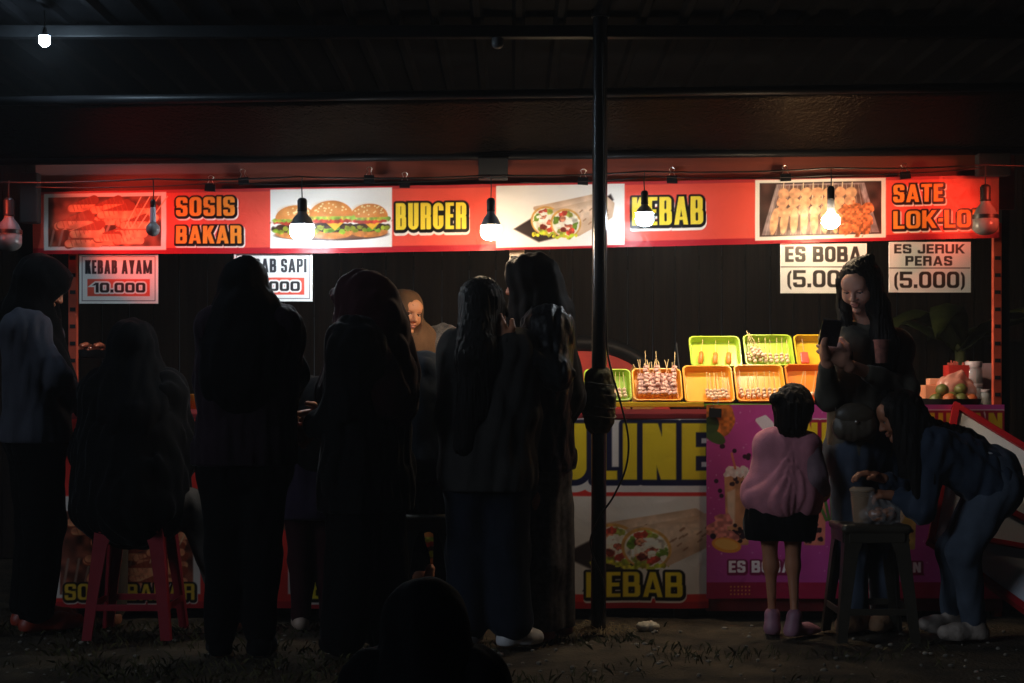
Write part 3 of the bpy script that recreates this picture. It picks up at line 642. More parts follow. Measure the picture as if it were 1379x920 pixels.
# ---- counter and its hanging banners
YC = 6.66
ct = empty('counter', P(700, 833, YC), 'long wooden serving counter behind printed banners', 'counter')
M_ctw = mat('dark_counter_wood', (.03, .018, .013), .6, var=.4, scale=6, stretch=(1, 1, 8)); M_top = mat('red_counter_top', (120, 34, 40), .4)
a, b = P(66, 554, YC), P(1350, 833, YC)
MB().box((0, .34, .44), (b[0]-a[0], .64, .80), bev=.004).build('counter_body', M_ctw, ct)
MB().box((0, .335, .872), (b[0]-a[0]+.03, .70, .026), bev=.005).build('counter_top', M_top, ct)
for u in (-2.0, -.7, .7, 2.0): MB().box((u, .05, .02), (.06, .06, .09)).build('leg', M_ctw, ct); MB().box((u, .6, .02), (.06, .06, .09)).build('leg', M_ctw, ct)
def hang(name, c, YY, label, m, zr=.010, ripx=120):
    o = P((c.x[0]+c.x[-1])/2, (c.y[0]+c.y[-1])/2, YY); t = empty(name, o, label, 'banner', 'printed banners hung on the counter front')
    def fn(U, V):
        k = (V-c.y[0])/(c.y[-1]-c.y[0]); rip = zr*k*np.sin(U/ripx*6.28+1)+.004*(vnoise(U, V*.35, 34, 61)-.5)-.003*vnoise(U, V, 60, 62)
        return np.stack([(U-CX)/F*YY-o[0], rip-.006, EYE-(V-HOR)/F*YY-o[2]], -1)
    c.mesh('banner_sheet', fn, m, t); return t
def build_kuliner():
    c = Canvas(66, 551, 954, 819, 1.0, (214, 52, 46)); wh = (226, 220, 214); navy = (24, 28, 66)
    c.rect(66, 551, 954, 557, (200, 84, 84)); c.rect(66, 810, 954, 821, (176, 36, 44))
    for t, x0, x1 in (('KULINER', 694, 1004),):
        c.text(t, x0, 570, x1, 646, (236, 210, 44), [(14, (220, 218, 220), 0, 3), (6.5, navy, 1, 1.5)], tv=.25, th=.16, sp=.10)
    blk = (18, 14, 16)
    for x0, x1, t in ((72, 270, 'SOSIS BAKAR'), (388, 618, 'BURGER'), (700, 953, 'KEBAB')):
        c.rect(x0, 668, x1, 800, wh)
    c.rect(75, 682, 266, 805, wh); paint_sausages(c, 82, 688, 260, 800)
    c.ell(500, 772, 96, 10, (88, 60, 52)); paint_burger(c, 450, 692, 74, 78); paint_burger(c, 556, 692, 74, 78); paint_burger(c, 502, 684, 82, 88)
    paint_wraps(c, 862, 683, 205, 92)
    og = (226, 190, 60)
    c.text('SOSIS BAKAR', 88, 786, 262, 808, og, [(3.5, (230, 220, 210), 1, 2), (3.2, blk, .5, .8)], tv=.22, th=.16, sp=.09)
    c.text('BURGER', 420, 776, 614, 806, (236, 210, 44), [(4.5, (230, 220, 210), 1, 3), (4, blk, .5, .8)], tv=.2, th=.14, sp=.09)
    c.text('KEBAB', 789, 770, 919, 804, (236, 210, 44), [(4.5, (230, 220, 210), 1, 3), (4, blk, .5, .8)], tv=.22, th=.15, sp=.09)
    hang('counter_banner', c, YC-.006, 'red and white counter banner with big yellow lettering and kebab picture', M_print2)
build_kuliner()
def build_drinks():
    c = Canvas(951, 545, 1352, 806, .8, (176, 56, 150))
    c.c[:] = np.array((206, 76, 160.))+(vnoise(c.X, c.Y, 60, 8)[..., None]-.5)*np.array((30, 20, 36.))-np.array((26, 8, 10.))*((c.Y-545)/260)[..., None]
    for q in range(130): c.ell(random.uniform(952, 1350), random.uniform(548, 770), random.uniform(.5, 1.4), random.uniform(.5, 1.4), (230, 190, 222), a=.6)
    c.rect(951, 784, 1352, 807, (150, 24, 64))
    for i in range(6):
        for j in range(3): c.ell(984+i*5, 790+j*5, 1.1, 1.1, (220, 150, 70))
    c.ell(966, 562, 22, 26, (206, 112, 44), tex=.3, wob=.1); c.ell(962, 588, 16, 8, (70, 92, 44), ang=30); c.ell(958, 572, 10, 12, (60, 82, 40))
    c.poly([(1020, 566), (1030, 562), (1038, 570), (1042, 580), (1030, 578)], (236, 226, 232), grow=3); c.poly([(1046, 574), (1052, 564), (1056, 576)], (236, 226, 232), grow=2)
    o = [(6, (216, 66, 110), .5, 1), (3.4, (244, 224, 232), .5, 1)]
    c.text('ANEKA', 1052, 569, 1176, 603, (240, 208, 40), [(6.5, (240, 222, 230), .5, 1), (5, (160, 22, 60), .5, 1)], tv=.25, th=.18, sp=.16)
    c.text('MINUMAN', 1186, 556, 1349, 582, (228, 190, 44), [(5.5, (240, 222, 230), .5, 1), (4.3, (160, 22, 60), .5, 1)], tv=.25, th=.18, sp=.16)
    def drink(x, y, w, h, tea):
        c.poly([(x-w*.5, y), (x+w*.5, y), (x+w*.4, y+h), (x-w*.4, y+h)], tea, grow=2, tex=.15, ts=8)
        c.poly([(x-w*.45, y+h*.25), (x-w*.1, y+h*.2), (x-w*.12, y+h*.7), (x-w*.38, y+h*.75)], (236, 214, 190), a=.7, soft=3)
        for q in range(22): c.ell(x+random.uniform(-.36, .36)*w, y+h*(.72+random.uniform(0, .26)), w*.085, w*.085, (40, 22, 30))
        for q in range(8): c.ell(x+random.uniform(-.36, .36)*w, y+h*random.uniform(.02, .16), w*.08, w*.08, (52, 28, 34))
        for q in range(7): c.ell(x+w*(-.4+.13*q), y-h*.03-4*(q % 2), w*.17, w*.17, (232, 214, 208), wob=.3, tex=.15)
        c.line(x-w*.1, y-h*.1, x-w*.25, y-h*.32, 3, (210, 120, 90))
    drink(993, 640, 32, 92, (196, 138, 98)); drink(1096, 640, 30, 92, (204, 120, 100)); drink(1218, 650, 30, 88, (196, 160, 84)); drink(1334, 650, 28, 88, (176, 96, 60))
    for q in range(9): c.ell(964+random.uniform(0, 60), random.uniform(600, 670), 3, 3, (46, 20, 40))
    for x, y, s in ((966, 712, 14), (982, 726, 13), (974, 700, 10)): c.ell(x, y, s, s*.8, (214, 128, 116), wob=.3, tex=.3)
    c.ell(978, 734, 20, 10, (232, 150, 56), ang=10); c.ell(978, 733, 16, 7, (244, 180, 90), ang=10)
    for x in (960, 1000): c.ell(x, 722, 4, 4, (44, 22, 40))
    for q in range(7): c.line(1112+q*4, 700, 1100+q*9, 672-6*(q % 3), 4, (74, 112, 52))
    oo = [(3, (120, 20, 70), .5, 1)]
    c.text('ES BOBA', 981, 755, 1066, 771, (240, 232, 238), oo, tv=.27, th=.2, sp=.1); c.text('ES DURIAN', 1148, 757, 1240, 771, (230, 214, 226), oo, tv=.27, th=.2, sp=.1); c.text('ES TEH', 1322, 757, 1378, 771, (220, 190, 210), oo, tv=.27, th=.2, sp=.1)
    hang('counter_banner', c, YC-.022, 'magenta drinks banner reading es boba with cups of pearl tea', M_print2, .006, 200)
    r = MB(); a = P(951, 806, YC-.01); b = P(1352, 821, YC-.01)
    tag(r.box(((a[0]+b[0])/2, YC+.012, (a[2]+b[2])/2+.01), (b[0]-a[0], .01, a[2]-b[2]+.04), bev=.002).build('skirting_board', mat('dark_red_board', (110, 22, 26), .6)), 'dark red board along the foot of the drinks banner', 'board')
build_drinks()
cp = copy_tree(cp0); cp.location = Vector(P(963, 556, YC-.03)); cp['label'] = 'binder clip holding the corner of the magenta drinks banner'; cp['group'] = 'binder clips on the counter banners'; cp.scale = (1.2,)*3
# ================================================================== WARES ON THE COUNTER
def plastic(name, rgb): return mat(name, rgb, .32, var=.05, spec=.45)
M_green = plastic('lime_plastic', (176, 206, 58)); M_orange = plastic('orange_plastic', (250, 174, 40)); M_yel = plastic('yellow_plastic', (226, 190, 44)); M_dor = plastic('deep_orange_plastic', (246, 138, 30))
def rrect(w, d, r, n=6):
    out = []
    for cx, cy, a0 in ((w/2-r, d/2-r, 0), (-w/2+r, d/2-r, 90), (-w/2+r, -d/2+r, 180), (w/2-r, -d/2+r, 270)):
        for i in range(n+1): a = R(a0+90*i/n); out.append((cx+r*math.cos(a), cy+r*math.sin(a)))
    return out
TILT = R(52)
def tray(px0, px1, pyb, pyt, Yb, m, label):
    w = (px1-px0)/F*Yb; d = (pyb-pyt)/F*Yb/math.sin(TILT); D = .03
    a = P((px0+px1)/2, pyb, Yb); t = empty('food_tray', a, label, 'tray', 'plastic trays of skewers on the sloping rack'); t.rotation_euler = (TILT, 0, 0)
    n = len(rrect(1, 1, .1)); V = []
    rings = [(1, 0, 0), (.985, .004, 0), (.94, .004, 0), (.925, 0, 0), (.87, -D, 0), (.845, -D-.001, 0), (.86, -D-.004, 0), (.89, -D, 0), (.955, -.002, 0)]
    for s, z, _ in rings:
        ww, dd = w*.985-(1-s)*.22, d-(1-s)*.22
        for x, y in rrect(ww, dd, .024-(1-s)*.05): V.append((x, y+d/2, z+.0))
    Fc = [(i*n+j, (i+1)*n+j, (i+1)*n+(j+1) % n, i*n+(j+1) % n) for i in range(len(rings)-1) for j in range(n)]
    k = len(rings)-1; Fc += [(k*n+j, j, (j+1) % n, k*n+(j+1) % n) for j in range(n)]
    Fc += [tuple(range(5*n, 6*n))[::-1], tuple(range(6*n, 7*n))]
    o = link('tray_shell', pymesh('tray_shell', V, Fc), m, t); o.data.set_sharp_from_angle(angle=R(50))
    return t, w, d, D
M_stick = mat('bamboo', (222, 190, 130), .6, var=.1); M_meat = mat('pink_meatball', (246, 200, 166), .45, var=.28, scale=60, bump=.3, bscale=150)
M_meat2 = mat('seared_cubes', (242, 172, 150), .45, var=.42, scale=70, bump=.3, bscale=160); M_saus = mat('orange_sausage', (236, 128, 40), .35, var=.12); M_red = mat('red_crabstick', (236, 84, 66), .4, var=.12)
def skewer(kind, label, group):
    t = empty('skewer', (0, 0, 0), label, 'skewer', group); g = random.Random(kind)
    MB().tube([(0, 0, 0), (0, .19 if kind == 'cube' else .145, 0)], .0014, 5).build('stick', M_stick, t)
    m = MB()
    if kind == 'ball':
        for i in range(3): m.ball((g.uniform(-.002, .002), .010+.017*i, 0), .0098, 10, 7)
    elif kind == 'cube':
        for i in range(6): m.box((g.uniform(-.003, .003), .010+.0185*i, g.uniform(-.002, .002)), (.021, .0165, .02), Matrix.Rotation(g.uniform(-.5, .5), 3, 'Y'), .005)
    elif kind == 'saus': m.tube([(0, 0, 0), (0, .006, 0), (0, .06, 0), (0, .068, 0)], [.004, .011, .011, .004], 10)
    elif kind == 'red': m.box((0, .03, 0), (.036, .06, .012), None, .004)
    elif kind == 'one': m.ball((0, .012, 0), .0125, 10, 7)
    m.build('meat', {'ball': M_meat, 'cube': M_meat2, 'saus': M_saus, 'red': M_red, 'one': M_meat}[kind], t, smooth=kind in ('ball', 'saus', 'one'))
    return t
SK = {}
def fill(tr, kind, xs, label, lean=0, zs=(0,), up=0):
    t, w, d, D = tr; M = Matrix.Translation(t.location) @ Matrix.Rotation(TILT, 4, 'X'); g = 'skewers in the trays'
    for x in xs:
        for z in zs:
            if kind not in SK: o = SK[kind] = skewer(kind, label, g)
            else: o = copy_tree(SK[kind])
            o['label'] = label; o['group'] = 'skewers: '+label
            ln = lean if not isinstance(lean, tuple) else random.uniform(*lean)
            loc = M @ Vector((x*w, .03+up+random.uniform(-.003, .006), -D+.014+z)); o.matrix_world = Matrix.Translation(loc) @ Matrix.Rotation(TILT, 4, 'X') @ Matrix.Rotation(ln+random.uniform(-.04, .04), 4, 'Z') @ Matrix.Rotation(random.uniform(.0, .07), 4, 'X')
Y0 = 6.70
lo = np.linspace
A = tray(752, 786, 540, 499, Y0, M_green, 'lime green tray at the pole end, half hidden by the black jacket')
A = tray(787, 852, 540, 497, Y0, M_green, 'lime green tray behind the pole with a few skewers'); fill(A, 'ball', lo(-.1, .36, 5), 'thin skewer in the lime green tray behind the pole', (-.2, .1))
A = tray(852, 921, 540, 496, Y0, M_orange, 'small orange tray heaped with pink cube skewers'); fill(A, 'cube', lo(-.34, .34, 9), 'pink cube skewer in the small heaped orange tray', (-.25, .35), (0, .018)); fill(A, 'cube', (-.22, .0, .3), 'pink cube skewer in the small heaped orange tray', (-.1, .0), (.034,), .035)
A = tray(922, 991, 542, 492, Y0, M_orange, 'orange lower tray next to the narrow gap, with five ball skewers'); fill(A, 'ball', lo(-.02, .36, 6), 'ball skewer in the orange tray beside the heaped one', (-.05, .05))
A = tray(992, 1061, 541, 491, Y0, M_orange, 'orange lower tray behind the bun of the small girl'); fill(A, 'ball', lo(-.36, .4, 8), 'ball skewer in the orange tray behind the bun of the small girl', (-.1, 0))
A = tray(1062, 1131, 540, 490, Y0, M_dor, 'deep orange lower tray beside the woman with the phone'); fill(A, 'one', lo(-.3, .4, 6), 'skewer in the deep orange tray beside the phone woman', (-.4, -.1))
Y1 = Y0+.155
A = tray(930, 1001, 494, 452, Y1, M_green, 'lime green upper tray with three orange sausages'); fill(A, 'saus', (-.3, -.02, .24), 'orange sausage skewer in the lime green upper tray', -.12)
A = tray(1004, 1072, 493, 450, Y1, M_green, 'lime green upper tray with a peak of meatball skewers'); fill(A, 'ball', lo(-.4, .36, 8), 'meatball skewer in the upper lime green tray', -.06); fill(A, 'ball', (-.3, -.22, -.12), 'meatball skewer in the upper lime green tray', (.1, .35), (.02,), .02)
A = tray(1073, 1140, 493, 450, Y1, M_yel, 'yellow upper tray with red sticks behind the phone'); fill(A, 'red', (-.3, .1, .4), 'red stick skewer in the yellow upper tray')
rk = empty('tray_rack', P(945, 553, Y0), 'low rack of thin rods under the sloping food trays', 'rack')
o = P(945, 553, Y0); m = MB()
for x in (-.62, -.3, -.075, .18, .4, .6):
    m = MB().tube([(x, .03, -.01), (x, .07, .02), (x, .18, .15)]+([(x, .33, .30)] if x > -.1 else []), .005, 6); m.build('rod', M_galv, rk)
MB().box((-.30, .012, .026), (.62, .03, .022), bev=.004).build('yellow_ledge', M_yel, rk); MB().box((.22, .012, .022), (.42, .03, .016), bev=.004).build('green_ledge', plastic('green_plastic', (96, 150, 40)), rk)

ZT = EYE-(551-HOR)/F*YC
def on(px, Y, dz=0): p = P(px, 500, Y); p[2] = .886+dz; return p
# fruit, straws and jars at the drinks end
c0 = on(1279, 6.82)
bk = empty('fruit_basket', c0, 'dark shallow plastic basket of fruit at the drinks end of the counter', 'basket')
MB().lathe([(.115, .002), (.125, .004), (.135, .05), (.128, .05), (.12, .008), (.0, .007)], n=28).build('basket_shell', M_black, bk, smooth=True, auto=40)
M_or = mat('orange_peel', (196, 104, 56), .45, var=.15, bump=.2, bscale=200); M_lime = mat('lime_peel', (104, 104, 50), .45, var=.25, scale=8, bump=.15, bscale=200)
for i, (x, y, z, r, k) in enumerate([(-.075, -.05, .045, .03, 1), (-.02, -.065, .045, .032, 0), (.035, -.055, .046, .031, 1), (.085, -.03, .045, .03, 0), (-.05, .02, .05, .032, 0), (.02, .03, .05, .033, 1), (.075, .04, .05, .03, 0), (-.04, -.025, .088, .03, 1), (.045, -.015, .09, .03, 1)]):
    f = MB(); f.ball((0, 0, 0), (r, r, r*.94), 14, 9); o = f.build('citrus_fruit', M_lime if k else M_or, None, (c0[0]+x, c0[1]+y, c0[2]+z), smooth=True)
    tag(o, 'green lime in the dark fruit basket' if k else 'orange citrus fruit in the dark fruit basket', 'fruit', 'limes in the fruit basket' if k else 'oranges in the fruit basket')
M_bag = mat('thin_plastic_bag', (240, 220, 214), .2, var=.05, alpha=.42, spec=.6, bump=.6, bscale=40)
bx = on(1257, 6.98); t = empty('takeaway_box', bx, 'peach coloured open carton behind the fruit basket', 'box')
MB().box((0, 0, .055), (.10, .09, .11), bev=.004).build('carton', mat('peach_card', (232, 150, 108), .6, var=.08), t); MB().box((.012, .0, .125), (.075, .07, .03), bev=.004).build('lid', mat('pink_card', (240, 168, 130), .6, var=.06), t)
o = link('plastic_bag', npmesh('plastic_bag', *nets([EL((0, 0, .07), (.07, .05, .05)), EL((.03, 0, .05), (.07, .05, .04)), C((0, 0, .09), (.02, 0, .135), .035, .014, .03), EL((-.03, -.02, .075), (.06, .04, .045))], .006, disp=folds(71, .006, .05))), mat('pink_film', (236, 160, 140), .22, var=.1, alpha=.75, spec=.6), None, on(1288, 6.91, .03)); tag(o, 'crumpled pinkish plastic bag lying behind the limes', 'bag')
st = empty('straw_box', on(1292, 7.02), 'red open box of drinking straws behind the fruit', 'box'); s = MB()
for x, y, w_, d_ in ((0, -.045, .12, .003), (0, .045, .12, .003), (-.06, 0, .003, .09), (.06, 0, .003, .09)): s.box((x, y, .10), (w_, d_, .20))
s.box((0, 0, .003), (.12, .09, .004)).build('box_shell', mat('red_card', (196, 48, 40), .5, var=.1), st); s = MB()
for i in range(22): x = random.uniform(-.05, .05); y = random.uniform(-.035, .035); s.tube([(x, y, .01), (x+random.uniform(-.008, .008), y, .215+random.uniform(-.02, .012))], .0035, 6)
s.build('straws', mat('red_straws', (206, 92, 74), .4, var=.4, scale=60), st)
M_glass = mat('clear_plastic', (235, 235, 238), .08, var=.02, alpha=.30, spec=.8)
def jar(px, Y, r, h, label, dz=0):
    t = empty('plastic_jar', on(px, Y, dz), label, 'jar', 'clear jars at the drinks end'); MB().lathe([(r*.9, .001), (r, .006), (r, h*.8), (r*.9, h*.86), (r*.9, h*.9), (r*.88, h*.9), (r*.86, h*.84), (r*.95, h*.79), (r*.95, .01), (.001, .008)], n=22).build('jar_wall', M_glass, t, smooth=True, auto=50)
    MB().lathe([(r*.94, h*.88), (r*.96, h*.9), (r*.96, h), (r*.9, h*1.01)], n=22).build('lid', mat('pale_lid', (206, 186, 190), .35, var=.05), t, smooth=True, auto=50); return t
jar(1314, 6.9, .034, .115, 'low clear jar beside the fruit basket'); jar(1311, 7.0, .040, .215, 'tall clear jar with pale lid before the pink board'); jar(1327, 6.88, .026, .09, 'smallest clear jar at the counter end')
o = MB().box((0, 0, .105), (.13, .008, .21), bev=.002).build('pink_board', mat('pale_pink_board', (214, 170, 172), .5, var=.05), None, on(1319, 7.1)); tag(o, 'pale pink board standing behind the clear jars', 'board')
# grill end
g = empty('grill_tray', on(128, 6.9), 'raised steel tray of grilled sausages lit red by the slotted post', 'tray')
MB().box((0, 0, .235), (.24, .2, .012), bev=.003).box((0, -.1, .25), (.24, .004, .03)).box((0, .1, .25), (.24, .004, .03)).build('tray_pan', M_galv, g)
s = MB()
for x in (-.1, .1):
    for y in (-.08, .08): s.tube([(x, y, 0), (x, y, .235)], .006, 8)
s.build('stand', M_galv, g); s = MB()
for i in range(9): a = random.uniform(-.3, .3); x = -.08+.02*i; s.tube([(x-.03*math.sin(a), -.07, .262+.012*(i % 3)), (x, 0, .268+.012*(i % 3)), (x+.03*math.sin(a), .06, .262+.012*(i % 3))], [.008, .012, .008], 8)
tag(s.build('sausages', mat('grilled_sausages', (216, 120, 90), .18, var=.4, scale=30, spec=.8), None, on(128, 6.9), smooth=True), 'heap of glossy grilled sausages on the raised steel tray', 'sausages', kind='stuff')
t = empty('plastic_bowl', on(268, 6.86), 'orange plastic bowl on the counter behind the black headscarf', 'bowl'); MB().lathe([(.035, .001), (.04, .004), (.055, .07), (.052, .07), (.037, .008), (.001, .007)], n=22).build('bowl_wall', M_orange, t, smooth=True, auto=50)
t = empty('sauce_bottle', on(530, 6.72), 'small white capped sauce bottle on the counter', 'bottle'); MB().lathe([(.018, .001), (.022, .005), (.022, .05), (.012, .07), (.009, .085)], n=18).build('bottle_body', mat('brown_sauce', (90, 40, 24), .25, spec=.6), t, smooth=True, auto=50); MB().lathe([(.012, .083), (.013, .085), (.013, .105), (.011, .107)], n=18).build('cap', mat('white_cap', (230, 228, 220), .35), t, smooth=True, auto=50)
t = empty('food_pouch', on(243, 6.8), 'small brown paper pouch near the orange bowl', 'pouch'); MB().add([(-.03, -.02, 0), (.03, -.02, 0), (.03, .02, 0), (-.03, .02, 0), (-.026, -.002, .06), (.03, -.002, .055), (.03, .002, .055), (-.026, .002, .06)], [(0, 3, 2, 1), (4, 5, 6, 7), (0, 1, 5, 4), (1, 2, 6, 5), (2, 3, 7, 6), (3, 0, 4, 7)]).build('pouch_paper', mat('brown_paper', (150, 104, 80), .7), t)
# painted disc and plant behind the counter
def disc():
    o = P(785, 600, 8.3); t = empty('painted_disc', (o[0], 8.3, 0), 'big round red board with orange patch and black rim behind the trays', 'board'); r = (600-462)/F*8.3
    z = o[2]; V = []; 
    MB().add([(r*.93*math.cos(2*math.pi*i/48), 0, z+r*.93*math.sin(2*math.pi*i/48)) for i in range(48)]+[(r*.93*math.cos(2*math.pi*i/48), .03, z+r*.93*math.sin(2*math.pi*i/48)) for i in range(48)], [tuple(range(48)), tuple(reversed(range(48, 96)))]+[(i, i+48, (i+1) % 48+48, (i+1) % 48) for i in range(48)]).build('painted_face', mat('red_paint', (206, 52, 36), .5, var=.15), t)
    MB().tube([(r*math.cos(a), .01, z+r*math.sin(a)) for a in np.linspace(0, 6.2832, 65)], .045, 10, cap=False).build('rim', M_black, t, smooth=True)
    MB().add([(r*.92*math.cos(a)*q, -.004, z+r*.92*math.sin(a)*q) for q, aa in ((1, np.linspace(R(28), R(58), 8)), (.6, np.linspace(R(58), R(28), 8))) for a in aa], [tuple(range(16))]).build('orange_patch', mat('orange_paint', (190, 130, 50), .5, var=.15), t)
    MB().box((-.3, .1, z/2-.25), (.05, .05, z-.2)).box((.3, .1, z/2-.25), (.05, .05, z-.2)).build('prop', M_plank, t)
disc()
def plant(px, Y, label, seed, H=1.75):
    g = random.Random(seed); o = P(px, 500, Y); t = empty('banana_plant', (o[0], Y, 0), label, 'plant', 'plants behind the stall'); m = MB().tube([(0, 0, 0), (.02, 0, H*.45), (.0, 0, H*.62)], [.05, .04, .025], 10); m.build('stem', mat('plant_stem', (.06, .07, .02), .6), t, smooth=True)
    ML = mat('broad_leaf', (.02, .028, .007), .6, spec=.1, var=.4, scale=7, stretch=(1, 1, 4))
    for i in range(7):
        a = 6.28*i/7+g.uniform(-.3, .3); L = g.uniform(.5, .8); rise = g.uniform(.35, .7); V = []; n = 12
        for j in range(n+1):
            s = j/n; x = L*s*math.cos(a); y = L*s*math.sin(a); z = H*.6+rise*s*1.2-1.1*rise*s*s; wd = .085*math.sin(math.pi*min(1, s*.93+.06))**.7
            V += [(x-wd*math.sin(a), y+wd*math.cos(a), z-.03+.012*math.sin(j*2.1)), (x, y, z), (x+wd*math.sin(a), y-wd*math.cos(a), z-.03-.012*math.sin(j*1.7))]
        k = len(V); V += [(p[0], p[1], p[2]-.003) for p in V]; Fc = []
        for j in range(n):
            for q in (0, 1): b = j*3+q; Fc += [(b, b+1, b+4, b+3), (k+b, k+b+3, k+b+4, k+b+1)]
            b = j*3; Fc += [(b, b+3, k+b+3, k+b), (b+2, k+b+2, k+b+5, b+5)]
        link('leaf', pymesh('leaf', V, Fc), ML, t)
plant(1292, 8.25, 'broad leafed plant in the dark behind the drinks end', 3, 2.0)
# ================================================================== POLE, STOOLS, SIGNBOARD
def pole():
    p = P(807, 850, 6.26); t = empty('canopy_pole', (p[0], 6.26, 0), 'black canopy pole with a wrapped bundle standing before the counter', 'pole'); z = lambda py: EYE-(py-HOR)/F*6.26
    MB().tube([(-.004, 0, -.03), (0, 0, 1.1), (.004, 0, 2.50)], .031, 18).build('tube', mat('black_enamel', (.012, .013, .016), .22, var=.2, spec=.6), t, smooth=True, auto=60)
    MB().tube([(.004, 0, z(24)), (.004, 0, z(10))], .037, 18).build('collar', M_black, t, smooth=True, auto=60)
    V, Q = nets([C((0, 0, z(566)), (0, 0, z(512)), .058, .055, .02), EL((-.006, -.02, z(540)), (.066, .05, .085))], .006, disp=lambda X: .0015*np.sin(X[:, 2]*190+2*np.sin(X[:, 0]*50))+folds(4, .006, .06, (1, 1, .5))(X))
    b = link('wrapped_bundle', npmesh('wrapped_bundle', V, Q), mat('brown_sacking', (.06, .05, .022), .85, var=.5, scale=40, bump=.5, spec=.1), t)
    s = MB()
    for zz in (z(517), z(531), z(548), z(561)): s.tube([(.067*math.cos(a), .062*math.sin(a)-.008, zz+.006*math.sin(a*2)) for a in np.linspace(0, 6.28, 26)], .003, 5)
    s.build('string', mat('twine', (.09, .075, .04), .8), b)
    c = [(.012, -.034, z(60)), (.02, -.034, z(250)), (.026, -.035, z(420)), (.030, -.037, z(470)), (.05, -.06, z(505)), (.085, -.05, z(545)), (.115, -.04, z(590)), (.105, -.036, z(630)), (.055, -.036, z(668)), (.01, -.037, z(690)), (-.035, -.037, z(722)), (-.03, -.037, z(745)), (.018, -.04, z(790)), (.0, -.04, z(845))]
    pts = [];  C_ = [np.array(q) for q in c]
    for i in range(len(C_)-1):
        p0, p1, p2, p3 = C_[max(i-1, 0)], C_[i], C_[i+1], C_[min(i+2, len(C_)-1)]
        for u in np.linspace(0, 1, 7)[:-1]: pts.append(.5*((2*p1)+(p2-p0)*u+(2*p0-5*p1+4*p2-p3)*u*u+(3*p1-p0-3*p2+p3)*u**3))
    MB().tube(pts, .0042, 7).build('taped_cable', M_wire, t, smooth=True)
    s = MB(); gg = random.Random(2)
    for i in range(130):
        a = gg.uniform(0, 6.28); r = gg.uniform(.025, .12); l = gg.uniform(.03, .09); b = gg.uniform(0, 6.28)
        s.tube([(r*math.cos(a), r*math.sin(a), .0), (r*math.cos(a)+l*.5*math.cos(b), r*math.sin(a)+l*.5*math.sin(b), gg.uniform(.012, .03)), (r*math.cos(a)+l*math.cos(b), r*math.sin(a)+l*math.sin(b), gg.uniform(-.005, .02))], .0013, 4)
    tag(s.build('dry_straw', mat('straw', (.20, .14, .06), .8, var=.4, scale=40), None, (p[0], 6.26, 0)), 'scatter of dry straw around the foot of the black pole', 'straw', kind='stuff')
pole()
def stool(px, pyt, pyb, Y, wt, m, label):
    o = P(px, 800, Y); H = EYE-(pyt-HOR)/F*Y; t = empty('plastic_stool', (o[0], Y, 0), label, 'stool', 'plastic stools'); h = wt/F*Y/2; hb = h*1.22
    V, Q = nets([C((-h*.8, -h*.8, H-.018), (h*.8, -h*.8, H-.018), .017, k=.005), C((-h*.8, h*.8, H-.018), (h*.8, h*.8, H-.018), .017, k=.005)]+[C((-h*.8, y, H-.018), (h*.8, y, H-.018), .017, k=.012) for y in np.linspace(-h*.8, h*.8, 11)], .007)
    link('seat', npmesh('seat', V, Q), m, t)
    for sx in (-1, 1):
        for sy in (-1, 1):
            a = (sx*h*.82, sy*h*.82, H-.02); b = (sx*hb*.9, sy*hb*.9, 0); V = []; 
            for (x, y, z), ww in ((a, .085), (tuple(np.array(a)*.78+np.array(b)*.22), .056), (tuple(np.array(a)*.4+np.array(b)*.6), .044), (b, .038)):
                V += [(x-sx*0, y, z), (x-sx*ww, y, z), (x-sx*ww, y-sy*.012, z), (x-sx*.012, y-sy*.012, z), (x-sx*.012, y-sy*ww, z), (x, y-sy*ww, z)]
            Fc = [(i*6+j, i*6+(j+1) % 6, (i+1)*6+(j+1) % 6, (i+1)*6+j) for i in range(3) for j in range(6)]+[(18, 19, 20, 21, 22, 23)]
            if sx*sy < 0: Fc = [tuple(reversed(f)) for f in Fc]
            link('leg', pymesh('leg', V, Fc), m, t, smooth=False)
    s = MB(); f = .74; hh = h*.82*(1-f)+hb*.9*f; z = H*(1-f)
    for sy in (-1, 1): s.box((0, sy*(hh-.006), z), (2*hh-.03, .008, .026), bev=.003)
    for sx in (-1, 1): s.box((sx*(hh-.006), 0, z-.001), (.008, 2*hh-.03, .026), bev=.003)
    s.build('brace', m, t)
    s = MB()
    for sy in (-1, 1): s.box((0, sy*h*.86, H-.045), (2*h*.74, .007, .05), bev=.003)
    for sx in (-1, 1): s.box((sx*h*.86, 0, H-.046), (.007, 2*h*.74, .05), bev=.003)
    s.build('apron', m, t); return H
M_stool_r = mat('red_plastic', (150, 34, 46), .42, var=.12); M_stool_d = mat('dark_brown_plastic', (.035, .028, .018), .45, var=.2)
H_RED = stool(184, 690, 850, 6.2, 106, M_stool_r, 'red plastic stool under the seated person in black')
H_DK = stool(1171, 703, 858, 6.13, 100, M_stool_d, 'dark plastic stool carrying a cup and a bag of snacks')
H_G = stool(578, 690, 846, 6.33, 84, M_stool_d, 'dark plastic stool under the person in the navy hood')
o = P(1161, 703, 6.08); t = empty('drink_cup', (o[0], 6.08, H_DK), 'clear plastic cup of milky tea standing on the dark stool', 'cup')
MB().lathe([(.034, .001), (.036, .004), (.047, .128), (.0445, .128), (.034, .006), (.0, .005)], n=24).build('cup_wall', mat('cup_plastic', (190, 160, 130), .15, var=.02, alpha=.4, spec=.7), t, smooth=True, auto=50); MB().lathe([(.0325, .007), (.0425, .105), (.001, .106)], n=24).build('drink', mat('milky_tea', (150, 112, 84), .4), t, smooth=True, auto=50)
MB().lathe([(.0485, .126), (.0495, .128), (.0495, .134), (.040, .142), (.001, .143)], n=24).build('lid', mat('cup_lid', (190, 164, 136), .25, alpha=.8, spec=.5), t, smooth=True, auto=40)
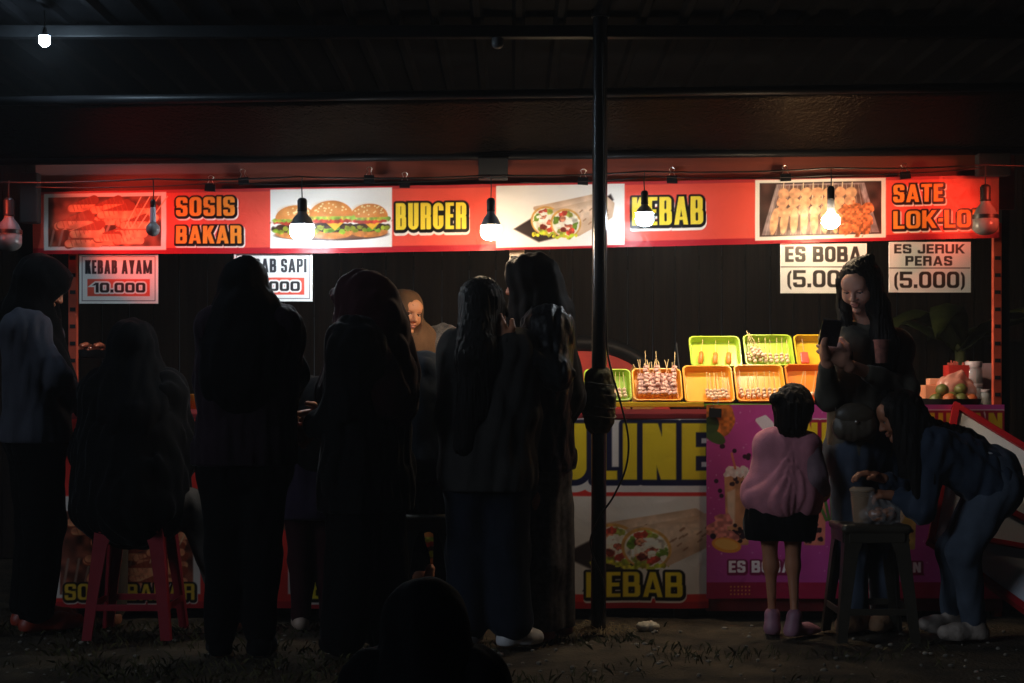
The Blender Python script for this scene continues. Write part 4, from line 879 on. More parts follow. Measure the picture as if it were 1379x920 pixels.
o = P(1186, 703, 6.03); t = empty('snack_bag', (o[0], 6.05, H_DK), 'tied clear plastic bag of brown fried snacks beside the milky cup', 'bag')
s = MB()
for i in range(14): s.ball((random.uniform(-.05, .05), random.uniform(-.025, .025), .02+random.uniform(0, .035)), (.02, .017, .014), 8, 6)
s.build('fried_snacks', mat('fried_snack', (150, 84, 40), .5, var=.4, scale=40, bump=.4), t, smooth=True)
V, Q = nets([EL((0, 0, .034), (.078, .048, .036), k=.03), C((-.01, 0, .05), (-.035, 0, .13), .03, .010, .04), C((.02, 0, .05), (.085, 0, .03), .03, .006, .03)], .005, disp=folds(9, .007, .05))
link('film', npmesh('film', V, Q), mat('clear_film', (240, 232, 226), .2, var=.03, alpha=.16, spec=.8), t)
def board():
    Yb = 6.44; o = P(1310, 640, Yb); t = empty('signboard', o, 'blank white signboard with red frame leaning askew by the bending girl', 'signboard'); t.rotation_euler = (R(-32), 0, 0); loc = lambda px, py, y: P(px, py, Yb)+np.array([0, y-Yb, 0])-o
    cs = [(1304, 532), (1440, 640), (1376, 860), (1240, 738)]; ctr = np.mean(cs, 0)
    def prism(m, pts, y0, y1): k = len(pts); m.add([loc(*q, y0) for q in pts]+[loc(*q, y1) for q in pts], [tuple(range(k))[::-1], tuple(range(k, 2*k))]+[(i, (i+1) % k, (i+1) % k+k, i+k) for i in range(k)]); return m
    prism(MB(), cs, Yb, Yb+.02).build('panel', mat('white_panel', (228, 230, 236), .5, var=.05, scale=3), t)
    r = mat('red_frame', (170, 26, 36), .4, var=.1); f = MB()
    def bar(a, b, w_):
        a, b = np.array(a, float), np.array(b, float); n = nrm((b-a)[::-1]*np.array([-1, 1]))*w_/2; e = nrm(b-a)*w_*.5
        prism(f, [tuple(a-n-e), tuple(b-n+e), tuple(b+n+e), tuple(a+n-e)], Yb-.012-.001*len(f.v)/100, Yb+.024)
    for i in range(4): bar(cs[i], cs[(i+1) % 4], 9)
    bar((1340, 689), (1404, 728), 9); bar((1290, 733), (1374, 750), 7)
    f.build('frame', r, t)
board()
o = P(870, 840, 6.38); V, Q = nets([EL((0, 0, .012), (.04, .028, .02)), EL((.025, .01, .01), (.03, .02, .016))], .004, disp=folds(3, .003, .03))
tag(link('pale_stone', npmesh('pale_stone', V, Q), mat('pale_stone', (180, 170, 150), .85, var=.2, bump=.4), None, (o[0], 6.38, -.012)), 'pale flat stone on the ground by the counter foot', 'stone')
# ================================================================== PEOPLE
M_skin = mat('skin', (176, 116, 84), .5, var=.06, scale=20, spec=.4); M_skin_d = mat('skin_tan', (156, 100, 72), .55, var=.06, scale=20, spec=.35)
def cloth(name, rgb, rough=.85, sheen=.12, bump=.4, **k): return mat(name, rgb, rough, spec=k.pop('spec', .04), sheen=sheen, bump=bump, bscale=k.pop('bscale', 220), var=k.pop('var', .18), dist=.003, **k)
K_black = cloth('black_cotton', (.0045, .0045, .005)); K_black2 = cloth('black_jersey', (.0035, .0035, .004), sheen=.03); K_hair = mat('black_hair', (.005, .004, .0035), .6, var=.5, scale=90, stretch=(1, 1, .06), spec=.10, bump=.9, bscale=150, dist=.006)
K_eye = mat('eye_white', (200, 194, 186), .2, var=.03); K_iris = mat('dark_iris', (.012, .008, .006), .1, spec=.8); K_lip = mat('lips', (150, 84, 74), .4, var=.1); K_brow = mat('eyebrow', (.02, .014, .01), .8)
def rotz(a): c, s = math.cos(a), math.sin(a); return np.array([[c, -s, 0], [s, c, 0], [0, 0, 1.]])
def rotx(a): c, s = math.cos(a), math.sin(a); return np.array([[1, 0, 0], [0, c, -s], [0, s, c]])
def roty(a): c, s = math.cos(a), math.sin(a); return np.array([[c, 0, s], [0, 1, 0], [-s, 0, c]])
class Fig:
    """One person: joints in metres relative to the ground point under the body, world axes."""
    def __init__(s, px, Y, H, yaw, hyaw=None, pitch=0, roll=0, hs=1., dY=0., dX=0, lw=1.):
        s.lw = lw
        s.dY = dY; s.dX = dX; s.o = P(px+dX, 800, Y+dY); s.o[2] = 0; s.H = H; s.yaw = yaw = R(yaw); s.M = rotz(yaw); s.hs = hs*H/1.62*.98 if H > 1.3 else hs
        L = lambda x, y, z: s.M @ np.array([x*H, y*H, z*H])
        s.J = J = {}
        J['pel'] = L(0, 0, .53); J['chest'] = L(0, 0, .74); J['neck'] = L(0, -.005, .835); J['head'] = L(0, .012, .925)
        for k, x in (('R', 1), ('L', -1)):
            J['sh'+k] = L(.098*x, -.005, .805); J['el'+k] = L(.125*x, -.02, .625); J['wr'+k] = L(.125*x, .035, .475)
            J['hip'+k] = L(.052*x, 0, .515); J['kn'+k] = L(.058*x, .012, .285); J['an'+k] = L(.058*x, -.01, .05); J['toe'+k] = L(.065*x, .095, .02)
        s.hR = rotz(R(hyaw) if hyaw is not None else yaw) @ rotx(R(-pitch)) @ roty(R(roll))
        s.body_p = None; s.parts = []
    def W(s, px, py, Y): return P(px+s.dX, py, Y+s.dY)-s.o
    def set(s, **k):
        for a, b in k.items(): s.J[a] = np.asarray(b, float)
        return s
    def hd(s, x, y, z): return s.J['head']+s.hR @ (np.array([x, y, z])*s.hs)
    def fwd(s): return s.M @ np.array([0, 1., 0])
    # --- prims
    def torso(s, g=0, k=.05, w=1.):
        J, H = s.J, s.H; c = J['chest']; m = .5*(J['shR']+J['shL'])
        return [C(J['shR']*.86+m*.14, J['hipR'], .056*H*w+g, .066*H*w+g, k), C(J['shL']*.86+m*.14, J['hipL'], .056*H*w+g, .066*H*w+g, k), C(J['shR'], J['shL'], .040*H+g, .040*H+g, k), C(c, J['pel'], .072*H*w+g, .076*H*w+g, k)]
    def arm(s, q, g=0, k=.03, cut=1., w=1.):
        J, H = s.J, s.H; e, wr = J['el'+q], J['wr'+q]; end = e+(wr-e)*cut
        return [C(J['sh'+q], e, .034*H*w+g, .027*H*w+g, k), C(e, end, .026*H*w+g, (.026-.009*cut)*H*w+g, k)]
    def leg(s, q, g=0, k=.03, g2=None, cut=1.):
        J, H = s.J, s.H*s.lw; g2 = g if g2 is None else g2; kn, an = J['kn'+q], J['an'+q]
        return [C(J['hip'+q], kn, .058*H+g, .038*H+(g+g2)/2, k), C(kn, kn+(an-kn)*cut, .037*H+(g+g2)/2, .025*H+g2, k)]
    def foot(s, q, g=0):
        J, H = s.J, s.H; an, t = J['an'+q].copy(), J['toe'+q].copy(); d = nrm(t-an); d[2] = 0; h = an-d*.018*H; h[2] = .022+g*.2
        return [C(an, h, .024*H+g, .022*H+g, .02), C(h, t*.6+an*[.4, .4, 0]+[0, 0, .010], .021*H+g, .023*H+g, .02), C(t*.6+an*[.4, .4, 0]+[0, 0, .01], t, .023*H+g, .016*H+g, .02)]
    def head_prims(s):
        h, z = s.hd, s.hs; e = lambda c, r, k=.012: EL(h(*c), np.array(r)*z, s.hR, k*z); c_ = lambda a, b, ra, rb, k=.012: C(h(*a), h(*b), ra*z, rb*z, k*z)
        return [e((0, -.012, .028), (.074, .092, .082), .03), c_((0, .026, -.005), (0, .040, -.078), .060, .030, .03), e((.030, .050, -.022), (.034, .036, .034), .02), e((-.030, .050, -.022), (.034, .036, .034), .02),
                c_((-.03, .076, .026), (.03, .076, .026), .011, .011, .018), e((0, .068, .048), (.05, .022, .032), .03), c_((0, .084, .016), (0, .103, -.020), .0075, .0115, .010), e((.011, .092, -.024), (.009, .010, .007), .008), e((-.011, .092, -.024), (.009, .010, .007), .008),
                e((0, .086, -.046), (.022, .010, .0065), .007), e((0, .085, -.057), (.018, .010, .0075), .007), e((0, .070, -.083), (.021, .019, .017), .016), e((.077, -.008, -.004), (.009, .019, .030), .008), e((-.077, -.008, -.004), (.009, .019, .030), .008)]
    def head_cuts(s):
        z = s.hs; return [EL(s.hd(.031*k, .093, .008), np.array((.017, .013, .010))*z, s.hR, .008*z) for k in (-1, 1)]+[EL(s.hd(0, .103, -.0515), np.array((.015, .009, .0010))*z, s.hR, .003*z)]
    def neck_prims(s):
        return [C(s.J['neck']-[0, 0, .03], s.hd(0, -.012, -.055), .036*s.H, .050*s.hs, .02)]
    def hand(s, q, dirv=None, pn=None, curl=.5, sc=1.):
        J, H = s.J, s.H; wr = J['wr'+q]; d = nrm(wr-J['el'+q]) if dirv is None else nrm(dirv); pn = nrm(s.M @ np.array([-1. if q == 'R' else 1., 0, 0])) if pn is None else nrm(pn)
        pn = nrm(pn-d*(pn @ d)); sd = nrm(np.cross(d, pn))*(1 if q == 'R' else -1); u = .105*H*sc   # sd: towards the thumb
        out = [C(wr-d*.02, wr+d*u*.16, .15*u, .15*u, .02)]
        for i, x in enumerate((.20, .07, -.06, -.18)): out.append(C(wr+d*u*.12+sd*u*x*.55, wr+d*u*.46+sd*u*x, .105*u, .085*u, .010))
        for i, (x, l) in enumerate(((.21, .43), (.07, .49), (-.07, .45), (-.19, .35))):
            b = wr+d*u*.46+sd*u*x; l *= u; a0 = curl*.7; a1 = curl*1.6; a2 = curl*2.3
            p1 = b+(d*math.cos(a0)+pn*math.sin(a0))*l*.42; p2 = p1+(d*math.cos(a1)+pn*math.sin(a1))*l*.33; p3 = p2+(d*math.cos(a2)+pn*math.sin(a2))*l*.25
            out += [C(b, p1, .080*u, .072*u, .004), C(p1, p2, .072*u, .064*u, .003), C(p2, p3, .064*u, .052*u, .003)]
        b = wr+d*u*.14+sd*u*.2; p1 = b+(sd*.75+d*.6+pn*.3)*u*.2; p2 = p1+(sd*.25+d*.8+pn*.5)*u*.22
        out += [C(b, p1, .10*u, .082*u, .01), C(p1, p2, .078*u, .06*u, .004)]
        return out
    # --- build
    def body(s, label, group=None, hands=('R', 'L'), skin=None, feet=True, hand_kw={}, face=True, hh=.0045):
        pr = [(s.torso(-.012)+s.arm('R', -.004)+s.arm('L', -.004)+s.leg('R', -.006)+s.leg('L', -.006)+(s.foot('R', -.004)+s.foot('L', -.004) if feet else [])+s.neck_prims()+[EL(s.hd(0, -.01, .0), np.array((.06, .07, .09))*s.hs, s.hR)], .012, ())]
        parts = [nets(p, h, c) for p, h, c in pr]
        parts.append(nets(s.head_prims()+s.neck_prims(), hh*max(s.hs, .7), s.head_cuts()))
        for q in hands: parts.append(nets(s.hand(q, **hand_kw.get(q, {})), .0045 if s.H > 1.2 else .0035))
        V, Q = join(parts); s.b = link('person', npmesh('person', V, Q), skin or M_skin, None, s.o); tag(s.b, label, 'person', group)
        return s
    def face(s, gaze=(0, 1, 0), lid=0., lips=True):
        z = s.hs
        for k in (-1, 1):
            c = s.hd(.030*k, .073, .007); V, Q = nets([EL(c, np.array((.0125,)*3)*z)], .0022*z); me = npmesh('eye', V, Q); g = nrm(s.hR @ nrm(gaze)); e = link('eye', me, [K_eye, K_iris], s.b)
            cc = np.zeros(len(me.polygons)*3); me.polygons.foreach_get('center', cc); cc = nrm_rows(cc.reshape(-1, 3)-c); me.polygons.foreach_set('material_index', (cc @ g > .86).astype(np.int32))
            p = [C(s.hd(k*(.014+.006*i), .0865-.002*abs(i-2), .028+.0025*min(i, 3)-.002*(i > 3)), s.hd(k*(.020+.006*i), .0865-.002*abs(i-1.5), .028+.0025*min(i+1, 3)-.002*(i > 2)), .0036*z, .003*z, .003) for i in range(5)]
            s.part('eyebrow', nets(p, .0020*z), K_brow)
            u = [C(s.hd(k*(.017+.0065*i), .0853-.0016*abs(i-2), .0125+.003*math.sin(math.pi*i/5)-lid*.010), s.hd(k*(.0235+.0065*i), .0853-.0016*abs(i-1), .0125+.003*math.sin(math.pi*(i+1)/5)-lid*.010), .0030*z, .0030*z, .002) for i in range(4)]
            s.part('eyelash', nets(u, .0018*z), K_brow)
            if lid: s.part('eyelid', nets([EL(s.hd(.030*k, .0735, .0075+.003), np.array((.0145, .0145, .0135))*z, s.hR)], .0022*z, planes=[(s.hd(.03*k, .07, .0125-lid*.010), -(s.hR @ np.array([0, .1, 1.])))]), s.b.data.materials[0])
        if lips: s.part('lips', nets([EL(s.hd(0, .0905, -.0465), np.array((.0180, .0070, .0045))*z, s.hR, .003), EL(s.hd(0, .0895, -.0568), np.array((.0145, .0074, .0055))*z, s.hR, .003)], .002*z, [EL(s.hd(0, .103, -.0515), np.array((.018, .011, .001))*z, s.hR, .002)]), K_lip)
    def part(s, name, VQ, m):
        return link(name, npmesh(name, *VQ), m, s.b)
    def top(s, name, m, g=.018, seed=1, cutR=.93, cutL=.93, hem=None, amp=.006, h=.0095, extra=(), w=1., arm_g=None, cuts=(), wl=.085):
        ag = g*.75 if arm_g is None else arm_g; pr = s.torso(g, w=w)+s.arm('R', ag, cut=cutR)+s.arm('L', ag, cut=cutL)+list(extra)
        if hem is not None:
            J, H = s.J, s.H; a = .6*J['pel']+.4*J['chest']; zz = np.array([0, 0, hem*H])
            for q in 'RL': pr.append(C(J['hip'+q], (J['hip'+q]*.8+J['pel']*.2)*[1, 1, 0]+zz+[0, 0, .03], .068*H*w+g, .070*H*w+g*1.3, .05))
        pl = [] if hem is None else [((0, 0, hem*s.H), (0, 0, -1.))]
        return s.part(name, nets(pr, h, planes=pl, disp=folds(seed, amp, wl), cuts=cuts), m)
    def pants(s, name, m, g=.008, g2=None, seed=2, cut=.97, amp=.005, h=.0095):
        J, H = s.J, s.H; pr = s.leg('R', g, g2=g2, cut=cut)+s.leg('L', g, g2=g2, cut=cut)+[C(J['hipR'], J['hipL'], .066*H+g, .066*H+g, .04), C(J['pel'], J['pel']+[0, 0, .03*H], .074*H+g, .07*H+g, .04)]
        return s.part(name, nets(pr, h, disp=folds(seed, amp, .09)), m)
    def shoes(s, name, m, g=.006):
        for q in 'RL': s.part(name, nets(s.foot(q, g), .006, planes=[((0, 0, .002), (0, 0, -1.))]), m)
    def hijab(s, m, seed=3, drape=.26, back=.0, g=.014, flare=.02, open_=True, h=.0085, peak=0, extra=(), amp=.006, side=1.):
        z, H = s.hs, s.H; n = s.J['neck']; ch = s.J['chest']; f = s.hR @ np.array([0, 1., 0]); fb = s.fwd()
        pr = [EL(s.hd(0, -.014, .026), np.array((.078, .098, .088))*z+g, s.hR, .03), C(s.hd(0, .012, -.01), s.hd(0, .022, -.085), .070*z+g*.6, .056*z+g, .03), C(s.hd(0, -.035, 0), n+[0, 0, .01], .072*z+g, .085*z+g, .04),
              C(n, .5*(s.J['shR']+s.J['shL'])+(s.J['shR']-s.J['shL'])*.30*side-[0, 0, .015], .062*H, .050*H*side+g+flare, .06), C(n, .5*(s.J['shR']+s.J['shL'])-(s.J['shR']-s.J['shL'])*.30*side-[0, 0, .015], .062*H, .050*H*side+g+flare, .06),
              C(n+fb*.03, ch+fb*.035-[0, 0, drape-.2], .075*z+g, .075*H+g+flare, .06)]
        if back: pr += [C(n-fb*.03, ch-fb*(.03)-[0, 0, back-.2], .085*z+g, .08*H+g+flare, .06)]
        if peak: pr += [C(s.hd(0, .062, .07), s.hd(0, .062+peak, .058), .040*z, .022*z, .03), C(s.hd(.04, .05, .05), s.hd(.03, .06+peak, .03), .03*z, .018*z, .03), C(s.hd(-.04, .05, .05), s.hd(-.03, .06+peak, .03), .03*z, .018*z, .03)]
        pr += list(extra)
        cuts = [EL(s.hd(0, .105+peak, -.022), np.array((.052, .07+peak, .068))*z, s.hR, .008)] if open_ else []
        return s.part('headscarf', nets(pr, h, cuts, disp=folds(seed, amp, .10, (1, 1, .4))), m)
def nrm_rows(a): return a/np.linalg.norm(a, axis=1)[:, None]
def Dp(px, Y): return (px-CX)/F*Y

# 1 woman at the grill end
f = Fig(48, 6.36, 1.53, -62, hyaw=-66, pitch=32); f.J['head'] = f.W(57, 384, 6.34); f.J['neck'] = f.W(38, 430, 6.36)
f.set(shR=f.W(34, 448, 6.26), shL=f.W(54, 452, 6.46), elR=f.W(78, 506, 6.22), wrR=f.W(112, 552, 6.40), elL=f.W(76, 530, 6.50), wrL=f.W(106, 545, 6.56), chest=f.W(46, 500, 6.36))
f.body('woman in black headscarf and slate blue blouse looking down at the grill end', hands=('R', 'L')); f.hijab(K_black, 31, .24, 0, flare=.0, peak=.012, side=.45)
f.top('blouse', cloth('slate_blouse', (.055, .058, .075)), .012, 32, hem=.50, amp=.006); f.pants('trousers', K_black2, .012, .03, 33); f.shoes('shoe', mat('orange_shoe', (150, 52, 30), .5))
# 2 seated person on the red stool
f = Fig(184, 6.20, 1.50, -12, pitch=10); zs = H_RED
f.set(pel=(0, 0, zs+.08), hipR=f.W(205, 672, 6.2), hipL=f.W(163, 672, 6.2), chest=(0, .03, zs+.36), neck=f.W(181, 512, 6.22), head=f.W(181, 472, 6.23), shR=f.W(222, 533, 6.22), shL=f.W(140, 533, 6.22), knR=f.W(266, 690, 6.20), anR=f.W(314, 824, 6.28), toeR=f.W(322, 838, 6.46), knL=f.W(150, 690, 6.5), anL=f.W(150, 822, 6.46), toeL=f.W(146, 838, 6.55), elR=f.W(252, 610, 6.26), wrR=f.W(240, 640, 6.46), elL=f.W(116, 612, 6.26), wrL=f.W(140, 640, 6.48))
f.body('person in a black headscarf seated on the red stool, seen from behind'); f.hijab(K_black2, 41, .22, .26, flare=.02, g=.022, extra=[C(f.J['neck']-[0, .03, 0], f.W(182, 560, 6.14), .09, .13, .06)])
f.top('jacket', K_black, .022, 42, hem=None, amp=.009, extra=[C((0, -.01, zs+.28), (0, -.02, zs+.06), .17, .20, .08), C(f.W(150, 600, 6.2), f.W(140, 680, 6.2), .12, .13, .06), C(f.W(212, 600, 6.2), f.W(214, 680, 6.16), .10, .095, .06)]); f.pants('trousers', cloth('grey_trousers', (.085, .075, .066)), .022, .02, 43); f.shoes('sandal', M_skin_d, .003)
# 3 standing woman in black, left centre
f = Fig(330, 5.74, 1.475, 6, hyaw=16, pitch=8); f.set(elR=f.W(396, 505, 5.82), wrR=f.W(384, 545, 6.0), elL=f.W(280, 508, 5.78), wrL=f.W(288, 545, 5.98), shR=f.W(376, 446, 5.74), shL=f.W(296, 446, 5.74), head=f.W(328, 388, 5.76), neck=f.W(333, 425, 5.74))
f.set(hipR=f.W(352, 630, 5.74), hipL=f.W(306, 630, 5.74), knR=f.W(352, 745, 5.76), knL=f.W(304, 745, 5.76), anR=f.W(350, 852, 5.74), anL=f.W(296, 858, 5.74), toeR=f.W(362, 866, 5.86), toeL=f.W(292, 868, 5.86))
f.body('woman in black headscarf, short cape and black trousers, back turned, one sleeve lit'); f.hijab(K_black2, 51, .22, .26, flare=.03, g=.014, extra=[C(f.J['neck']-[0, .02, .02], f.W(333, 466, 5.71), .09, .14, .07)])
f.top('jacket', cloth('plum_jacket', (.018, .011, .015)), .016, 52, hem=.475, amp=.008); f.pants('trousers', K_black2, .014, .018, 53); f.shoes('shoe', K_black, .008)
# 4 child with purple wrap between the two women
f = Fig(424, 6.34, 1.0, 10, hs=.84); f.body('small child in dark headscarf and maroon trousers standing among the customers', hands=('L', 'R'), hh=.005); f.hijab(K_black, 61, .20, .2, flare=.02, g=.012)
f.top('shirt', cloth('violet_shirt', (.022, .014, .028)), .02, 62, hem=.45, amp=.006); f.pants('trousers', cloth('maroon_trousers', (.022, .006, .008)), .012, .012, 63); f.shoes('shoe', mat('pale_shoe', (150, 128, 112), .6))
# 5 woman in long maroon headscarf
f = Fig(494, 5.84, 1.455, 62, hyaw=70, pitch=6); f.set(head=f.W(487, 408, 5.84), neck=f.W(500, 446, 5.84), shL=f.W(478, 468, 5.70), shR=f.W(510, 468, 5.98), elL=f.W(468, 545, 5.68), wrL=f.W(425, 575, 5.76), elR=f.W(500, 545, 6.05), wrR=f.W(440, 560, 6.0))
f.set(hipL=f.W(478, 640, 5.80), hipR=f.W(508, 640, 5.92), knL=f.W(472, 755, 5.78), knR=f.W(516, 755, 5.92), anL=f.W(462, 855, 5.76), anR=f.W(524, 850, 5.92), toeL=f.W(440, 866, 5.78), toeR=f.W(500, 860, 5.98))
f.body('woman in a long maroon headscarf turned towards the grill, dark wide trousers'); f.hijab(cloth('maroon_scarf', (.024, .007, .009), .8, .08), 71, .30, .3, g=.02, flare=.03, peak=.05, amp=.008, extra=[C(f.hd(0, -.06, -.02), f.W(530, 500, 5.88), .085, .085, .05), C(f.W(530, 500, 5.88), f.W(540, 552, 5.92), .075, .055, .05), C(f.hd(0, -.02, -.06), f.W(508, 520, 5.8), .10, .12, .05)])
f.top('tunic', K_black, .03, 72, hem=.36, amp=.009); f.pants('trousers', K_black2, .02, .05, 73); f.shoes('shoe', K_black, .008)
# 6 the seller behind the counter
f = Fig(552, 7.42, 1.55, 165, hyaw=218, pitch=8, roll=-6); z0 = f.W(548, 421, 7.30)
f.set(head=f.W(545, 423, 7.30), neck=f.W(548, 462, 7.34), shR=f.W(512, 485, 7.36), shL=f.W(604, 470, 7.44), chest=f.W(560, 530, 7.42), pel=f.W(575, 640, 7.5), hipR=f.W(548, 650, 7.5), hipL=f.W(600, 650, 7.5), elL=f.W(640, 510, 7.32), wrL=f.W(622, 540, 7.1), elR=f.W(512, 540, 7.26), wrR=f.W(530, 548, 7.05))
f.hs = .93
f.body('seller in a brown headscarf and grey checked top, face lit behind the counter', skin=mat('lit_skin', (198, 132, 90), .48, var=.05, scale=20, spec=.4), hh=.0034); f.face(gaze=(.35, 1, -.1), lid=.35)
f.hijab(cloth('brown_scarf', (.13, .070, .035)), 81, .30, .1, g=.010, h=.006, amp=.004)
f.top('checked_top', mat('grey_check', (.085, .075, .07), .85, var=.7, scale=160, sheen=.2), .03, 82, hem=.45, amp=.008); f.pants('trousers', K_black2, .012, .02, 83); f.shoes('shoe', K_black, .008)
# 7 seated person in the navy hood
f = Fig(572, 6.36, 1.42, -4, pitch=12); zs = H_G
f.set(pel=(0, 0, zs+.08), hipR=f.W(592, 676, 6.36), hipL=f.W(552, 676, 6.36), chest=f.W(574, 590, 6.38), neck=f.W(573, 542, 6.38), head=f.W(572, 512, 6.40), shR=f.W(606, 560, 6.38), shL=f.W(542, 560, 6.38), knR=f.W(606, 700, 6.55), anR=f.W(600, 820, 6.52), toeR=f.W(604, 836, 6.58), knL=f.W(546, 705, 6.55), anL=f.W(566, 772, 6.36), toeL=f.W(580, 765, 6.28), elR=f.W(622, 620, 6.4), wrR=f.W(606, 650, 6.54), elL=f.W(532, 620, 6.4), wrL=f.W(550, 650, 6.54))
f.hs = .9
f.body('person in a dark navy headscarf seated low, hidden between two standing women'); f.hijab(cloth('navy_scarf', (.006, .009, .014), .7, .1), 91, .26, .28, g=.016, flare=.03)
f.top('jacket', cloth('navy_jacket', (.008, .010, .014)), .025, 92, hem=None, amp=.008); f.pants('trousers', K_black2, .014, .012, 93, cut=.9)
# 8 long haired woman in grey jacket
f = Fig(655, 5.95, 1.43, -14, hyaw=-26, pitch=6); f.set(head=f.W(652, 412, 5.95), neck=f.W(655, 452, 5.94), shR=f.W(694, 478, 5.93), shL=f.W(622, 478, 5.95), elR=f.W(708, 560, 5.92), wrR=f.W(704, 622, 6.02), elL=f.W(608, 560, 5.95), wrL=f.W(612, 622, 6.05), chest=f.W(657, 520, 5.95))
f.set(hipR=f.W(678, 640, 5.95), hipL=f.W(636, 640, 5.95), knR=f.W(682, 745, 5.96), knL=f.W(632, 745, 5.98), anR=f.W(690, 838, 5.93), anL=f.W(630, 838, 5.97), toeR=f.W(722, 858, 5.97), toeL=f.W(640, 856, 6.1))
f.body('long haired woman in a dark grey jacket and wide navy trousers, back turned')
hz = f.hs; f.part('hair', nets([EL(f.hd(0, -.016, .028), np.array((.084, .100, .092))*hz, f.hR, .02), C(f.hd(0, -.05, .02), f.W(640, 480, 5.86), .085*hz, .075, .04), C(f.W(640, 480, 5.86), f.W(626, 600, 5.85), .062, .045, .03), C(f.W(655, 470, 5.85), f.W(652, 560, 5.85), .05, .035, .03), C(f.hd(-.055, .0, .02), f.W(618, 500, 5.92), .04*hz, .035, .03), C(f.W(618, 500, 5.90), f.W(610, 590, 5.88), .032, .02, .02), C(f.hd(.058, .01, .0), f.hd(.064, .01, -.10), .034*hz, .022, .02), C(f.hd(.07, .03, .01), f.hd(.085, .06, -.03), .012, .006, .01)], .0065, [EL(f.hd(0, .115, -.022), np.array((.05, .05, .06))*hz, f.hR, .01)], disp=strands(7, .005, .022)), K_hair)
f.top('jacket', cloth('charcoal_jacket', (.030, .028, .026), .85, .05), .022, 102, hem=.415, amp=.007, w=1.0); f.pants('trousers', cloth('navy_trousers', (.011, .014, .022)), .02, .045, 103); f.shoes('shoe', mat('white_shoe', (186, 184, 184), .5, var=.05), .008)
# 9 woman in black shiny jacket reaching across
f = Fig(738, 6.28, 1.50, 74, hyaw=80, pitch=10, dY=-.14, dX=-10); f.set(head=f.W(724, 382, 6.28), neck=f.W(737, 424, 6.28), shL=f.W(748, 446, 6.14), shR=f.W(736, 446, 6.42), elL=f.W(762, 504, 6.06), wrL=f.W(690, 464, 6.02), elR=f.W(716, 500, 6.46), wrR=f.W(694, 452, 6.32), chest=f.W(742, 505, 6.28))
f.set(hipL=f.W(736, 636, 6.22), hipR=f.W(742, 636, 6.36), anL=f.W(736, 832, 6.2), anR=f.W(762, 832, 6.34), toeL=f.W(712, 846, 6.2), toeR=f.W(742, 848, 6.38))
f.body('woman in black headscarf and shiny black jacket raising her arm to her friend', hand_kw={'L': dict(dirv=(-.5, .1, .9), curl=.5), 'R': dict(dirv=(-.5, 0, .8), curl=.5)}); f.hijab(cloth('black_satin_scarf', (.006, .005, .0045), .7, .05), 111, .26, .28, g=.014, flare=.0, peak=.012, amp=.007, extra=[C(f.hd(0, -.05, -.02), f.W(748, 436, 6.27), .07, .05, .05)])
f.top('jacket', mat('shiny_black_nylon', (.006, .0065, .008), .45, var=.2, spec=.15, bump=.6, bscale=35), .024, 112, hem=.44, amp=.008, arm_g=.012, wl=.05, h=.008, w=.86)
Jh = f.J['pel']; K_batik = mat('dark_batik', (.030, .028, .026), .7, var=.85, scale=45, bump=.1)
f.part('skirt', nets([C(f.J['hipL'], f.J['hipR'], .10, .10, .05), C(f.W(736, 640, 6.28), f.W(734, 760, 6.22), .11, .10, .05), C(f.W(736, 740, 6.28), f.W(732, 835, 6.27), .11, .11, .05), C(f.W(738, 690, 6.28), f.W(730, 835, 6.24), .105, .085, .05), C(f.W(742, 690, 6.3), f.W(756, 838, 6.32), .105, .075, .05)], .009, planes=[((0, 0, .035), (0, 0, -1.))], disp=folds(113, .009, .11, (1, 1, .12))), K_batik); f.shoes('sandal', mat('brown_sandal', (120, 62, 40), .6), .003)
# 10 small girl in pink
f = Fig(1054, 6.17, 1.0, -24, hyaw=-34, pitch=10, hs=.88, lw=.86); f.set(head=f.W(1070, 553, 6.17), neck=f.W(1064, 582, 6.17), shR=f.W(1088, 600, 6.13), shL=f.W(1036, 598, 6.19), elR=f.W(1099, 642, 6.10), wrR=f.W(1111, 668, 6.14), elL=f.W(1022, 640, 6.26), wrL=f.W(1040, 660, 6.36), chest=f.W(1056, 640, 6.17), pel=f.W(1050, 692, 6.17), hipR=f.W(1068, 698, 6.16), hipL=f.W(1034, 698, 6.18))
f.set(knR=f.W(1068, 762, 6.17), anR=f.W(1070, 830, 6.14), toeR=f.W(1098, 850, 6.22), knL=f.W(1038, 762, 6.19), anL=f.W(1040, 828, 6.2), toeL=f.W(1040, 846, 6.32))
f.body('small girl in puffy pink top, black shorts and pink clogs, back turned', hand_kw={'R': dict(dirv=(.3, .6, .3), curl=.5)}, hh=.005); z = f.hs
f.part('hair', nets([EL(f.hd(0, -.014, .03), np.array((.082, .098, .090))*z, f.hR, .02), C(f.hd(-.055, -.01, .02), f.hd(-.06, .0, -.07), .04*z, .025, .03), C(f.hd(.05, -.03, .0), f.hd(.045, -.045, -.085), .045*z, .03, .03), C(f.hd(0, -.06, -.01), f.hd(0, -.06, -.08), .06*z, .04, .03), EL(f.W(1047, 538, 6.11), (.030, .028, .026), None, .012)], .0055, [EL(f.hd(0, .12, -.03), np.array((.055, .055, .06))*z, f.hR, .01)], disp=strands(17, .0045, .02)), K_hair)
K_pink = cloth('pink_cotton', (.50, .19, .23), .8, .05)
